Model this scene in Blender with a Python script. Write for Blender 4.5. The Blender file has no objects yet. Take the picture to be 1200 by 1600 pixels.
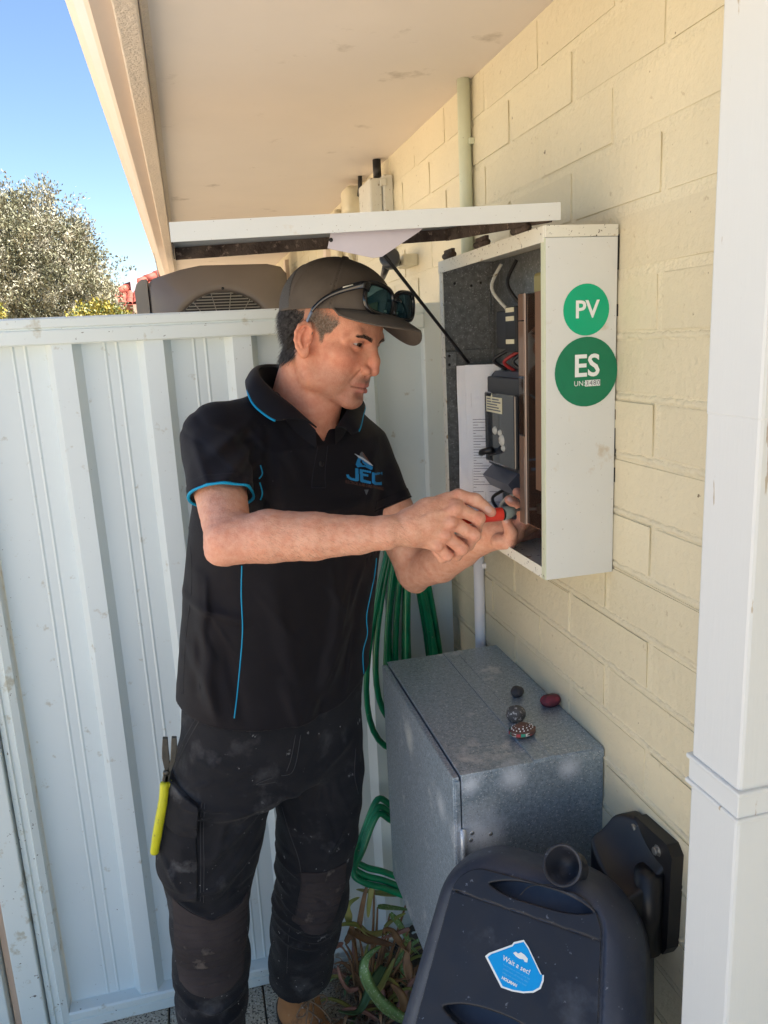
import bpy, bmesh, math, random
import numpy as np
from mathutils import Vector, Matrix
from mathutils.bvhtree import BVHTree
from mathutils.geometry import tessellate_polygon
random.seed(7); np.random.seed(7)
S = bpy.context.scene
C = S.collection
R = math.radians

# ------------------------------------------------------------------ camera
CAM = Vector((-0.614, 0.0, 1.717))
YAW, PITCH, ROLL, FPX = R(13.56), R(12.58), R(-2.83), 1200.0
_f = Vector((math.sin(YAW)*math.cos(PITCH), math.cos(YAW)*math.cos(PITCH), -math.sin(PITCH)))
_r0 = Vector((math.cos(YAW), -math.sin(YAW), 0)); _u0 = _r0.cross(_f)
_r = _r0*math.cos(ROLL) + _u0*math.sin(ROLL); _u = -_r0*math.sin(ROLL) + _u0*math.cos(ROLL)
cam = bpy.data.objects.new('camera', bpy.data.cameras.new('camera')); C.objects.link(cam)
cam.matrix_world = Matrix(((_r.x, _u.x, -_f.x, CAM.x), (_r.y, _u.y, -_f.y, CAM.y), (_r.z, _u.z, -_f.z, CAM.z), (0, 0, 0, 1)))
cam.data.sensor_fit = 'VERTICAL'; cam.data.sensor_height = 32.0; cam.data.lens = 32.0*FPX/1600
cam.data.clip_start = 0.02; cam.data.clip_end = 500
S.camera = cam

# ------------------------------------------------------------------ sky, sun, exposure
SUN_EL, SUN_AZ = 57.0, -14.0            # azimuth measured from +x towards +y
sd = Vector((math.cos(R(SUN_EL))*math.cos(R(SUN_AZ)), math.cos(R(SUN_EL))*math.sin(R(SUN_AZ)), math.sin(R(SUN_EL))))
W = bpy.data.worlds.new('World'); S.world = W; W.use_nodes = True
wn = W.node_tree.nodes; wl = W.node_tree.links
sky = wn.new('ShaderNodeTexSky'); sky.sky_type = 'NISHITA'; sky.sun_disc = False
sky.sun_elevation = R(SUN_EL); sky.sun_rotation = math.atan2(sd.x, sd.y)
sky.air_density = 1.0; sky.dust_density = 0.0; sky.ozone_density = 3.0; sky.altitude = 0
wl.new(sky.outputs[0], wn['Background'].inputs[0]); wn['Background'].inputs[1].default_value = 0.056
sun = bpy.data.objects.new('sun', bpy.data.lights.new('sun', 'SUN')); C.objects.link(sun)
sun.data.energy = 5.0; sun.data.angle = R(0.53); sun.data.color = (1, 0.93, 0.82)
sun.rotation_euler = (-sd).to_track_quat('-Z', 'Y').to_euler(); sun.location = (3, -2, 8)
S.view_settings.view_transform = 'Standard'; S.view_settings.look = 'None'
S.view_settings.gamma = 1.0; S.view_settings.exposure = 2.12; S.view_settings.use_curve_mapping = False

# ------------------------------------------------------------------ helpers
def tag(o, label=None, cat=None, group=None, kind=None):
    if label: o['label'] = label
    if cat: o['category'] = cat
    if group: o['group'] = group
    if kind: o['kind'] = kind
    return o
def thing(name, label, cat, loc=(0, 0, 0), group=None):
    o = bpy.data.objects.new(name, None); C.objects.link(o); o.location = loc
    o.empty_display_size = 0.05
    return tag(o, label, cat, group)
def put(name, me, mat, parent=None, **kw):
    o = bpy.data.objects.new(name, me); C.objects.link(o)
    if mat is not None and not me.materials: me.materials.append(mat)
    if parent is not None:
        o.parent = parent
        if parent.type == 'EMPTY': o.matrix_parent_inverse = Matrix.Translation(-parent.location)
    return tag(o, **kw)

class MB:
    """collects vertices and faces of ONE mesh"""
    def __init__(s): s.v = []; s.f = []; s.sm = []
    def add(s, vs, fs, smooth=False):
        n = len(s.v); s.v += [tuple(v) for v in vs]; s.f += [tuple(i+n for i in f) for f in fs]; s.sm += [smooth]*len(fs); return s
    def box(s, a, b, bev=0.0, M=None):
        a = Vector([min(a[i], b[i]) for i in range(3)]); b2 = Vector([max(a[i], b[i]) for i in range(3)])
        b = Vector([max(b[i], a[i]) for i in range(3)])
        if bev <= 0:
            vs = [Vector((x, y, z)) for x in (a.x, b.x) for y in (a.y, b.y) for z in (a.z, b.z)]
            fs = [(0, 1, 3, 2), (4, 6, 7, 5), (0, 4, 5, 1), (2, 3, 7, 6), (0, 2, 6, 4), (1, 5, 7, 3)]
        else:
            bm = bmesh.new(); bmesh.ops.create_cube(bm, size=1)
            for v in bm.verts: v.co = Vector([(a[i]+b[i])/2 + v.co[i]*(b[i]-a[i]) for i in range(3)])
            bmesh.ops.bevel(bm, geom=bm.edges[:], offset=bev, segments=2, profile=0.5, affect='EDGES')
            bm.verts.index_update()
            vs = [v.co.copy() for v in bm.verts]; fs = [tuple(v.index for v in f.verts) for f in bm.faces]; bm.free()
        if M is not None: vs = [M @ v for v in vs]
        return s.add(vs, fs)
    def prism(s, poly, ext, o=(0, 0, 0), ex=(1, 0, 0), ey=(0, 0, 1)):
        """polygon in the plane (o, ex, ey) extruded by vector ext"""
        o, ex, ey, ext = Vector(o), Vector(ex), Vector(ey), Vector(ext); n = len(poly)
        p = [o+ex*x+ey*y for x, y in poly]; q = [k+ext for k in p]
        return s.add(p+q, [tuple(range(n))[::-1], tuple(range(n, 2*n))] + [(i, (i+1) % n, n+(i+1) % n, n+i) for i in range(n)])
    def tube(s, pts, r, seg=10, caps=True, flat=1.0, smooth=True):
        pts = [Vector(p) for p in pts]; n = len(pts); rs = r if hasattr(r, '__len__') else [r]*n
        t0 = (pts[1]-pts[0]).normalized(); ref = Vector((0, 0, 1)) if abs(t0.z) < .9 else Vector((1, 0, 0))
        nx = t0.cross(ref).normalized(); vs = []
        for i, p in enumerate(pts):
            t = (pts[min(i+1, n-1)]-pts[max(i-1, 0)]).normalized()
            nx = (nx - t*nx.dot(t)).normalized(); ny = t.cross(nx)
            vs += [p + (nx*math.cos(2*math.pi*k/seg) + ny*flat*math.sin(2*math.pi*k/seg))*rs[i] for k in range(seg)]
        fs = [(i*seg+k, i*seg+(k+1) % seg, (i+1)*seg+(k+1) % seg, (i+1)*seg+k) for i in range(n-1) for k in range(seg)]
        if caps: fs += [tuple(range(seg))[::-1], tuple(range((n-1)*seg, n*seg))]
        return s.add(vs, fs, smooth)
    def grid(s, fn, nu, nv, smooth=True):
        vs = [fn(i/(nu-1), j/(nv-1)) for i in range(nu) for j in range(nv)]
        return s.add(vs, [(i*nv+j, (i+1)*nv+j, (i+1)*nv+j+1, i*nv+j+1) for i in range(nu-1) for j in range(nv-1)], smooth)
    def lathe(s, prof, c, ax=(0, 0, 1), seg=24, smooth=True):
        ax = Vector(ax).normalized(); a = ax.orthogonal().normalized(); b = ax.cross(a); c = Vector(c); m = len(prof)
        vs = [c+ax*h+(a*math.cos(2*math.pi*k/seg)+b*math.sin(2*math.pi*k/seg))*r for k in range(seg) for r, h in prof]
        return s.add(vs, [(k*m+i, ((k+1) % seg)*m+i, ((k+1) % seg)*m+i+1, k*m+i+1) for k in range(seg) for i in range(m-1)], smooth)
    def mesh(s, name='mesh'):
        me = bpy.data.meshes.new(name); me.from_pydata(s.v, [], s.f); me.validate()
        if len(me.polygons) == len(s.sm): me.polygons.foreach_set('use_smooth', s.sm)
        bm = bmesh.new(); bm.from_mesh(me); bmesh.ops.recalc_face_normals(bm, faces=bm.faces); bm.to_mesh(me); bm.free()
        me.update(); return me
    def build(s, name, mat, parent=None, **kw): return put(name, s.mesh(name), mat, parent, **kw)
def box_part(name, a, b, mat, parent, bev=0.0, **kw): return MB().box(a, b, bev).build(name, mat, parent, **kw)

def catmull(pts, n=8):
    pts = [Vector(p) for p in pts]; out = []
    for i in range(len(pts)-1):
        p0, p1, p2, p3 = pts[max(i-1, 0)], pts[i], pts[i+1], pts[min(i+2, len(pts)-1)]
        for k in range(n):
            t = k/n
            out.append(0.5*((2*p1)+(p2-p0)*t+(2*p0-5*p1+4*p2-p3)*t*t+(3*p1-p0-3*p2+p3)*t**3))
    return out+[pts[-1]]
def text_mesh(txt, size, extrude=0.0, bold=0.0, sx=1.0, align='CENTER', spacing=1.0, res=3):
    cu = bpy.data.curves.new('lettering', 'FONT'); cu.body = txt; cu.size = size; cu.extrude = extrude; cu.offset = bold
    cu.align_x = align; cu.align_y = 'CENTER'; cu.space_character = spacing; cu.resolution_u = res
    o = bpy.data.objects.new('lettering_tmp', cu); C.objects.link(o)
    me = bpy.data.meshes.new_from_object(o.evaluated_get(bpy.context.evaluated_depsgraph_get()))
    bpy.data.objects.remove(o)
    for v in me.vertices: v.co.x *= sx
    return me
def place_text(name, txt, size, o, ex, ey, mat, parent, **kw):
    """flat lettering in the plane (o, ex, ey)"""
    me = text_mesh(txt, size, **kw); ex, ey = Vector(ex).normalized(), Vector(ey).normalized(); n = ex.cross(ey); o = Vector(o)
    for v in me.vertices: c = v.co.copy(); v.co = o+ex*c.x+ey*c.y+n*c.z
    me.materials.clear(); return put(name, me, mat, parent)
def px(u, v, x=None, y=None, z=None):
    """point on the line of sight through photo pixel (u, v) at the given world x, y or z"""
    d = _r*((u-600)/FPX) - _u*((v-800)/FPX) + _f
    t = (x-CAM.x)/d.x if x is not None else (y-CAM.y)/d.y if y is not None else (z-CAM.z)/d.z
    return CAM+d*t

# ------------------------------------------------------------------ materials
def mat(name, col, rough=0.5, var=0.0, vscale=8.0, col2=None, metal=0.0, spec=0.5, bump=0.0, bscale=60.0, bdetail=4.0,
        spots=None, coat=0.0, trans=0.0, alpha=1.0, sss=0.0, ior=1.45, emit=None, stretch=None, rvar=0.0, sheen=0.0):
    m = bpy.data.materials.new(name); m.use_nodes = True; nt = m.node_tree; N = nt.nodes; L = nt.links
    b = N['Principled BSDF']
    geo = N.new('ShaderNodeNewGeometry'); vec = geo.outputs['Position']
    if stretch:
        mp = N.new('ShaderNodeMapping'); mp.inputs['Scale'].default_value = stretch; L.new(vec, mp.inputs['Vector']); vec = mp.outputs[0]
    def noise(sc, det=3.0, rough_=0.55):
        n = N.new('ShaderNodeTexNoise'); n.inputs['Scale'].default_value = sc; n.inputs['Detail'].default_value = det
        n.inputs['Roughness'].default_value = rough_; L.new(vec, n.inputs['Vector']); return n
    def ramp(src, lo, hi):
        r = N.new('ShaderNodeMapRange'); r.inputs['From Min'].default_value = lo; r.inputs['From Max'].default_value = hi; L.new(src, r.inputs['Value']); return r.outputs[0]
    cur = None
    base = N.new('ShaderNodeRGB'); base.outputs[0].default_value = (*col, 1); cur = base.outputs[0]
    if var or col2:
        c2 = col2 if col2 else tuple(max(0, c*(1-var)) for c in col)
        mx = N.new('ShaderNodeMix'); mx.data_type = 'RGBA'; mx.inputs[7].default_value = (*c2, 1)
        L.new(cur, mx.inputs[6]); L.new(ramp(noise(vscale, 5).outputs['Fac'], 0.35, 0.68), mx.inputs[0]); cur = mx.outputs[2]
    for sp in (spots or []):          # (colour, scale, threshold, softness)
        mx = N.new('ShaderNodeMix'); mx.data_type = 'RGBA'; mx.inputs[7].default_value = (*sp[0], 1)
        n = noise(sp[1], sp[4] if len(sp) > 4 else 6, 0.62)
        L.new(cur, mx.inputs[6]); t_ = sp[2] if sp[2] < .62 else sp[2]-.075; L.new(ramp(n.outputs['Fac'], t_, t_+sp[3]), mx.inputs[0]); cur = mx.outputs[2]
    L.new(cur, b.inputs['Base Color'])
    b.inputs['Roughness'].default_value = rough; b.inputs['Metallic'].default_value = metal
    if rvar:
        n = noise(vscale*3, 4); r = N.new('ShaderNodeMapRange'); r.inputs['From Min'].default_value = .3; r.inputs['From Max'].default_value = .7
        r.inputs['To Min'].default_value = max(0.02, rough-rvar); r.inputs['To Max'].default_value = min(1, rough+rvar)
        L.new(n.outputs['Fac'], r.inputs['Value']); L.new(r.outputs[0], b.inputs['Roughness'])
    b.inputs['Specular IOR Level'].default_value = spec; b.inputs['Coat Weight'].default_value = coat
    b.inputs['Transmission Weight'].default_value = trans; b.inputs['Alpha'].default_value = alpha; b.inputs['IOR'].default_value = ior
    if sheen: b.inputs['Sheen Weight'].default_value = sheen; b.inputs['Sheen Roughness'].default_value = 0.45
    if sss:
        b.inputs['Subsurface Weight'].default_value = sss; b.inputs['Subsurface Radius'].default_value = (0.011, 0.0045, 0.0025); b.inputs['Subsurface Scale'].default_value = 1.0
    if bump:
        bp = N.new('ShaderNodeBump'); bp.inputs['Strength'].default_value = min(1, bump); bp.inputs['Distance'].default_value = 0.004 if bump <= 1 else 0.004*bump
        L.new(noise(bscale, bdetail).outputs['Fac'], bp.inputs['Height']); L.new(bp.outputs[0], b.inputs['Normal'])
    return m
DARKSPOT = ((0.05, 0.045, 0.035), 90, 0.70, 0.03)
m_wall = mat('cream_paint', (0.71, 0.65, 0.475), 0.55, 0.06, 3, bump=0.7, bscale=70, bdetail=6, spots=[((0.55, 0.48, 0.33), 60, 0.72, 0.06), ((0.2, 0.16, 0.1), 38, 0.77, 0.02)])
_nt = m_wall.node_tree; _b = _nt.nodes['Principled BSDF']; _oi = _nt.nodes.new('ShaderNodeObjectInfo'); _mr = _nt.nodes.new('ShaderNodeMapRange'); _mr.inputs['To Min'].default_value = 0.93; _mr.inputs['To Max'].default_value = 1.0
_vm = _nt.nodes.new('ShaderNodeVectorMath'); _vm.operation = 'SCALE'; _nt.links.new(_oi.outputs['Random'], _mr.inputs['Value']); _nt.links.new(_mr.outputs[0], _vm.inputs['Scale'])
_nt.links.new(_b.inputs['Base Color'].links[0].from_socket, _vm.inputs[0]); _nt.links.new(_vm.outputs[0], _b.inputs['Base Color'])
m_mortar = mat('cream_paint_mortar', (0.71, 0.655, 0.485), 0.6, 0.06, 6, bump=1.0, bscale=110, bdetail=6)
m_soffit = mat('soffit_paint', (0.80, 0.72, 0.64), 0.65, 0.06, 2.5, bump=0.12, bscale=30, spots=[((0.5, 0.43, 0.36), 7, 0.70, 0.12)])
m_fascia = mat('fascia_paint', (0.72, 0.62, 0.51), 0.5, 0.08, 9, bump=0.9, bscale=140)
m_gutter = mat('gutter_steel_paint', (0.76, 0.64, 0.54), 0.38, 0.06, 4, bump=0.05, bscale=20)
m_fence = mat('fence_steel_paint', (0.74, 0.82, 0.83), 0.33, 0.05, 2.5, bump=0.06, bscale=5, spots=[((0.5, 0.5, 0.43), 26, 0.72, 0.10), ((0.10, 0.09, 0.07), 150, 0.785, 0.02)])
m_fence2 = mat('fence_rail_paint', (0.74, 0.81, 0.79), 0.35, 0.05, 3, spots=[((0.12, 0.11, 0.09), 75, 0.74, 0.02), ((0.55, 0.55, 0.46), 18, 0.68, 0.08)])
m_pink_strip = mat('pale_pink_streaked', (0.72, 0.5, 0.36), 0.6, 0.15, 30, stretch=(1, 1, .1))
m_pipe = mat('downpipe_paint', (0.68, 0.715, 0.73), 0.45, 0.04, 4, bump=0.08, bscale=160, stretch=(1, 1, .12), spots=[((0.45, 0.4, 0.33), 60, 0.74, 0.02)])
m_pave = mat('exposed_aggregate', (0.50, 0.45, 0.35), 0.85, 0.2, 6, bump=1, bscale=260, spots=[((0.68, 0.64, 0.55), 210, 0.55, 0.08), ((0.07, 0.06, 0.05), 170, 0.62, 0.03), ((0.42, 0.36, 0.14), 5, 0.6, 0.2)])
m_ground = mat('sandy_concrete', (0.62, 0.48, 0.33), 0.9, 0.25, 3, bump=0.7, bscale=40)
m_soil = mat('dark_soil', (0.06, 0.05, 0.04), 0.95, 0.5, 30, col2=(0.16, 0.14, 0.115), bump=1.5, bscale=70)
m_rooftile = mat('roof_tile_red', (0.33, 0.075, 0.05), 0.7, 0.3, 8)
m_roof = mat('roof_sheet', (0.35, 0.12, 0.08), 0.7, 0.2, 4)

# ------------------------------------------------------------------ ground and paving
FY = 1.85                                             # the fence line
g = MB().grid(lambda a, b: Vector((-150+300*a, -150+300*b, -0.006)), 2, 2, False).build('ground', m_ground, kind='structure')
m_bounce = mat('bounce_grey', (0.31, 0.335, 0.36), 0.9, 0.3, 40, bump=0.8, bscale=200)
MB().grid(lambda p, q: Vector((-3.2+30*p, -40+39.0*q, -0.002)), 2, 2, False).build('bounce_ground', m_bounce, kind='structure')  # unseen ground sheet added behind the camera for cooler bounce light
# paving: slabs are children, gaps show the bedding below
pv = MB().box((-2.6, -0.95, -0.02), (-0.30, FY+0.0, -0.002)).build('paving', m_soil, kind='structure')
slab_me = {}
for i in range(7):
    for j in range(8):
        x0 = -0.325-0.01-0.2475*(i+1)-(0.0 if j % 2 == 0 else 0.012); y1 = FY-0.012-0.31*j
        if x0 < -2.2: continue
        b = MB().box((x0+0.002, y1-0.302, -0.0015), (x0+0.245, y1, 0.012+random.uniform(-.001, .002)), 0.003)
        b.build('paving_slab', m_pave, pv)
bed = MB().grid(lambda a, b: Vector((-0.325+0.335*a, 0.3+1.54*b, 0.004+0.03*(math.sin(9*a+3)*math.sin(14*b)+1)*min(1, 6*a*(1-a)+.2)+random.uniform(0, .012))), 26, 70).build('garden_bed', m_soil, kind='structure')

# ------------------------------------------------------------------ house: wall > bricks, soffit, fascia, gutter, roof
house = thing('house', 'cream painted brick house with boxed eave along the right side', 'house', (0.1, 1.5, 0))
ZS = 2.225; XE = -0.632; HY0 = -0.55          # unseen house end, cut short so sunlit ground behind the camera adds bounce
wall = box_part('wall', (0.0012, HY0, -0.01), (0.22, 8.6, 2.26), m_mortar, house)
brick_var = []
for k in range(4):
    mb = MB(); bm = bmesh.new(); bmesh.ops.create_cube(bm, size=1)
    for v in bm.verts: v.co = Vector((v.co.x*0.02, v.co.y*0.2305, v.co.z*0.0755))
    bmesh.ops.bevel(bm, geom=bm.edges[:], offset=0.0022, segments=2, affect='EDGES')
    for v in bm.verts: v.co += Vector((random.uniform(-.0005, .0005), random.uniform(-.001, .001), random.uniform(-.001, .001)))
    me = bpy.data.meshes.new('brick'); bm.to_mesh(me); bm.free(); me.materials.append(m_wall); brick_var.append(me)
def brick(y, z, half=1.0):
    o = bpy.data.objects.new('brick', random.choice(brick_var)); C.objects.link(o); o.parent = wall
    o.location = (0.0095+random.uniform(-.0011, .0011), y, z); o.rotation_euler = (random.uniform(-.004, .004), random.uniform(-.012, .012), random.uniform(-.006, .006))
    return o
for k in range(-13, 14):
    zc = 1.10+0.0866*(k+0.5)
    if zc > ZS-0.03: continue
    off = 1.293 if k % 2 == 0 else 1.172
    for j in range(-6, 21):
        y = off+0.242*j+0.121
        if y < -0.05 or y > 4.6: continue
        if y < FY and zc < 0.62: continue
        if y > FY+.1 and zc < 1.74: continue
        brick(y, zc)
rest = []
# uneven ridges of painted-over mortar along the bed joints
for k in range(-5, 8):
    zj = 1.10+0.0866*k; n = 200; mb = MB(); rows = []
    for i in range(n):
        y = -0.1+1.92*i/(n-1); t = 0.5+0.5*math.sin(y*23+k*5)*math.sin(y*57+k*2.1); h = 0.0002+0.0017*max(0, t-.15)*(1 if k < 5 else .5); w = 0.0052+random.uniform(-.0012, .0012); dz = random.uniform(-.0011, .0011)
        for s, e in ((-1, 0), (-.55, .75), (0, 1.0), (.6, .7), (1, 0)): mb.v.append((0.0016-(0.0016+0.0006+h)*e*random.uniform(.85, 1.1), y, zj+dz+w*s))
    mb.f = [(i*5+j, (i+1)*5+j, (i+1)*5+j+1, i*5+j+1) for i in range(n-1) for j in range(4)]; mb.sm = [True]*len(mb.f)
    mb.build('mortar_ridge', m_mortar, wall)
# top course, cut by the soffit
MB().box((0.0005, HY0, ZS-0.052), (0.02, 8.6, ZS+.02), 0.002).build('top_course', m_wall, house)
soffit = MB().box((XE+0.001, HY0-.6, ZS), (0.02, 8.6, ZS+0.012)).build('soffit', m_soffit, house)
fascia = MB().box((-0.667, HY0-.6, ZS-0.028), (XE, 8.6, ZS+0.17), 0.003).build('fascia', m_fascia, house)
MB().prism([(-0.630, ZS-0.004), (-0.618, ZS-0.0005), (-0.630, ZS-0.0005)], (0, 9.2-HY0, 0), (0, HY0-.6, 0)).build('soffit_bead', m_fascia, house)
gp = [(-0.668, ZS-0.006), (-0.700, ZS-0.012), (-0.708, ZS-0.008), (-0.728, ZS+0.018), (-0.742, ZS+0.03), (-0.745, ZS+0.10), (-0.752, ZS+0.112), (-0.748, ZS+0.118), (-0.738, ZS+0.11), (-0.738, ZS+0.036), (-0.725, ZS+0.026), (-0.704, ZS-0.002), (-0.668, ZS+0.002)]
MB().prism(gp, (0, 9.2-HY0, 0), (0, HY0-.6, 0)).build('gutter', m_gutter, house)
MB().prism([(-0.70, ZS+0.13), (3.6, ZS+1.95), (7.9, ZS+0.13), (7.9, ZS+0.09), (3.6, ZS+1.90), (-0.70, ZS+0.09)], (0, 9.2-HY0, 0), (0, HY0-.6, 0)).build('roof', m_roof, house)
MB().box((0.221, HY0, -.01), (6.79, HY0+.2, ZS+.1)).build('end_wall', m_wall, house)
MB().box((6.8, HY0, 0), (7.0, 8.6, ZS+.1)).build('back_wall', m_wall, house)
# window in the wall far behind the fence
MB().box((-0.022, 3.25, 0.6), (0.004, 3.31, 2.19), .003).build('window_frame', m_gutter, house)
MB().box((-0.022, 4.55, 0.6), (0.004, 4.61, 2.19), .003).build('window_frame', m_gutter, house)
for yy in (2.78, 2.98): MB().tube([(-0.016, yy, 0.2), (-0.016, yy, 2.20)], 0.012, 8).build('conduit', m_wall, house)

# downpipe
dp = thing('downpipe', 'square off-white painted downpipe with raised strap at the right edge', 'downpipe', (-0.05, 0.65, 0))
box_part('pipe', (-0.1, 0.612, 0.02), (-0.006, 0.692, ZS-0.0005), m_pipe, dp, 0.004)
for zz in (1.205, 0.35):
    st = MB().box((-0.1015, 0.6105, zz), (-0.002, 0.6935, zz+0.034), 0.001)
    s_ = st.build('strap', m_pipe, dp)
    MB().box((-0.1045, 0.6075, zz+0.029), (-0.002, 0.6965, zz+0.035), 0.002).build('strap_rib', m_pipe, s_)
    MB().box((-0.1045, 0.6075, zz-0.002), (-0.002, 0.6965, zz+0.004), 0.002).build('strap_rib', m_pipe, s_)
MB().box((-0.1007, 0.6113, 1.625), (-0.004, 0.6927, ZS-0.001), 0.004).build('upper_sleeve', m_pipe, dp)

# ------------------------------------------------------------------ steel fence
fence = thing('steel_fence', 'off-white ribbed steel panel fence with top rail behind the man', 'fence', (-0.55, FY, 0))
PITCHR = 0.1925
def panel(x0, x1, name, first):
    prof = []; x = first
    ribs = []
    while x < x1: ribs.append(x); x += PITCHR
    pts = [(x0, 0)]
    for c in ribs:
        for dx, d in ((-0.112, 0), (-0.108, -.0022), (-0.104, 0), (-0.086, 0), (-0.082, -.0022), (-0.078, 0), (-0.040, 0), (-0.0225, -.031), (0.0185, -.031), (0.034, 0)):
            if x0 < c+dx < x1: pts.append((c+dx, d))
    pts.append((x1, 0))
    Z = [0.045+i*(1.75-0.045)/8 for i in range(9)]
    mb = MB(); n = len(pts)
    for z in Z:
        for (xx, d) in pts: mb.v.append((xx+0.0015*math.sin(z*3+xx*9), FY+0.005+d+0.0022*math.sin(5.1*z+7*xx)*math.sin(3.0*z), z))
    for i in range(len(Z)-1):
        for k in range(n-1): mb.f.append((i*n+k, i*n+k+1, (i+1)*n+k+1, (i+1)*n+k)); mb.sm.append(False)
    o = mb.build(name, m_fence, fence)
    md = o.modifiers.new('s', 'SOLIDIFY'); md.thickness = 0.0008; return o
panel(-1.072, -0.300, 'panel', -0.872)
panel(-0.3002, -0.012, 'panel', -0.872+4*PITCHR-.1)
panel(-2.9, -1.30, 'panel', -2.8)
def rail(x0, x1, z0, z1, name):
    y0, y1 = FY-0.036, FY+0.03; h = z1-z0
    pr = [(y0+.003, z0), (y0, z0+.003), (y0, z0+h*.52), (y0+.004, z0+h*.56), (y0+.004, z0+h*.6), (y0, z0+h*.64), (y0, z1-.004), (y0+.004, z1), (y1-.004, z1), (y1, z1-.004), (y1, z0)]
    return MB().prism(pr, (x1-x0, 0, 0), (x0, 0, 0), (0, 1, 0), (0, 0, 1)).build(name, m_fence2, fence)
rail(-3.2, -0.056, 1.742, 1.8, 'top_rail')
rail(-1.075, -0.012, 0.0125, 0.066, 'bottom_rail')
rail(-3.2, -1.30, 0.0125, 0.066, 'bottom_rail')
def post(x0, x1, name='post'):
    w = x1-x0
    pr = [(x0, FY-.03), (x0+w*.28, FY-.036), (x0+w*.34, FY-.031), (x0+w*.62, FY-.031), (x0+w*.68, FY-.036), (x1, FY-.03), (x1, FY+.03), (x0, FY+.03)]
    return MB().prism(pr, (0, 0, 1.735), (0, 0, .006), (1, 0, 0), (0, 1, 0)).build(name, m_fence2, fence)
post(-1.122, -1.076); box_part('gate_post', (-1.184, FY-.045, .006), (-1.126, FY+.02, 1.738), m_fence2, fence, .003)
box_part('pink_strip', (-1.206, FY-.02, .006), (-1.187, FY+.02, 1.738), m_pink_strip, fence, .002)  # pale pink strip beside the gate post, streaked along its height
box_part('gate_post', (-1.290, FY-.045, .006), (-1.21, FY+.02, 1.738), m_fence2, fence, .003)
box_part('wall_channel', (-0.054, FY-.028, .3), (-0.001, FY+.028, 1.80), m_fence, fence, .002)
# ------------------------------------------------------------------ implicit surfaces (used for cast, moulded and living shapes)
def surf_nets(fn, lo, hi, h, B=4, slack=1.7):
    lo = np.array(lo, np.float32); hi = np.array(hi, np.float32)
    nb = np.ceil((hi-lo)/(h*B)).astype(int); n = nb*B
    bc = np.stack(np.meshgrid(*[np.arange(k) for k in nb], indexing='ij'), -1).reshape(-1, 3)
    cen = lo+(bc+0.5)*B*h
    dc = fn(cen.astype(np.float32)); act = np.abs(dc) < B*h*0.87*slack+h
    V = np.repeat(np.repeat(np.repeat(dc.reshape(nb).astype(np.float32), B, 0), B, 1), B, 2)
    loc = np.stack(np.meshgrid(*[np.arange(B)]*3, indexing='ij'), -1).reshape(-1, 3)
    ab = bc[act]
    for s in range(0, len(ab), 3000):
        idx = (ab[s:s+3000, None, :]*B+loc[None]).reshape(-1, 3)
        V[idx[:, 0], idx[:, 1], idx[:, 2]] = fn((lo+idx*np.float32(h)).astype(np.float32))
    s = V < 0
    c = [s[i:n[0]-1+i, j:n[1]-1+j, k:n[2]-1+k] for i in (0, 1) for j in (0, 1) for k in (0, 1)]
    cnt = sum(x.astype(np.int8) for x in c); cells = np.argwhere((cnt > 0) & (cnt < 8))
    vid = -np.ones(tuple(n-1), np.int32); vid[tuple(cells.T)] = np.arange(len(cells))
    off = np.array([(i, j, k) for i in (0, 1) for j in (0, 1) for k in (0, 1)])
    val = np.stack([V[tuple((cells+o).T)] for o in off], 1)
    acc = np.zeros((len(cells), 3)); num = np.zeros(len(cells))
    for a in range(8):
        for b in range(a+1, 8):
            if np.abs(off[a]-off[b]).sum() != 1: continue
            m = (val[:, a] < 0) != (val[:, b] < 0); t = val[m, a]/(val[m, a]-val[m, b])
            acc[m] += off[a]+t[:, None]*(off[b]-off[a]); num[m] += 1
    P = lo+(cells+acc/num[:, None])*h
    quads = []
    for ax in range(3):
        e = np.eye(3, dtype=int)[ax]; u, w = np.eye(3, dtype=int)[(ax+1) % 3], np.eye(3, dtype=int)[(ax+2) % 3]
        sl0 = [slice(1, k-1) for k in n]; sl1 = list(sl0); sl0[ax] = slice(0, n[ax]-1); sl1[ax] = slice(1, n[ax])
        A = s[tuple(sl0)]; Bq = s[tuple(sl1)]; q = np.argwhere(A != Bq); base = np.ones(3, int); base[ax] = 0; q = q+base
        i0 = [vid[tuple((q-d).T)] for d in (u*0, u, u+w, w)]
        flip = s[tuple(q.T)]; f = np.stack(i0, 1); f[~flip] = f[~flip][:, ::-1]; quads.append(f)
    return P, np.concatenate(quads)
def np_mesh(name, P, F, smooth=True):
    me = bpy.data.meshes.new(name); me.vertices.add(len(P)); me.vertices.foreach_set('co', np.asarray(P, np.float32).ravel())
    F = np.asarray(F); me.loops.add(F.size); me.loops.foreach_set('vertex_index', F.ravel().astype(np.int32))
    me.polygons.add(len(F)); me.polygons.foreach_set('loop_start', np.arange(0, F.size, F.shape[1], dtype=np.int32))
    me.update(calc_edges=True); me.validate(); me.polygons.foreach_set('use_smooth', np.full(len(me.polygons), smooth)); me.update(); return me
def smin(a, b, k):
    h = np.clip(0.5+0.5*(b-a)/k, 0, 1); return b*(1-h)+a*h-k*h*(1-h)
def smax(a, b, k): return -smin(-a, -b, k)
def ell(P, c, r, M=None):
    q = P-np.asarray(c, np.float32)
    if M is not None: q = q@np.asarray(M, np.float32)
    r = np.asarray(r, np.float32); k0 = np.linalg.norm(q/r, axis=1); k1 = np.linalg.norm(q/(r*r), axis=1)+1e-9
    return k0*(k0-1)/k1
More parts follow.
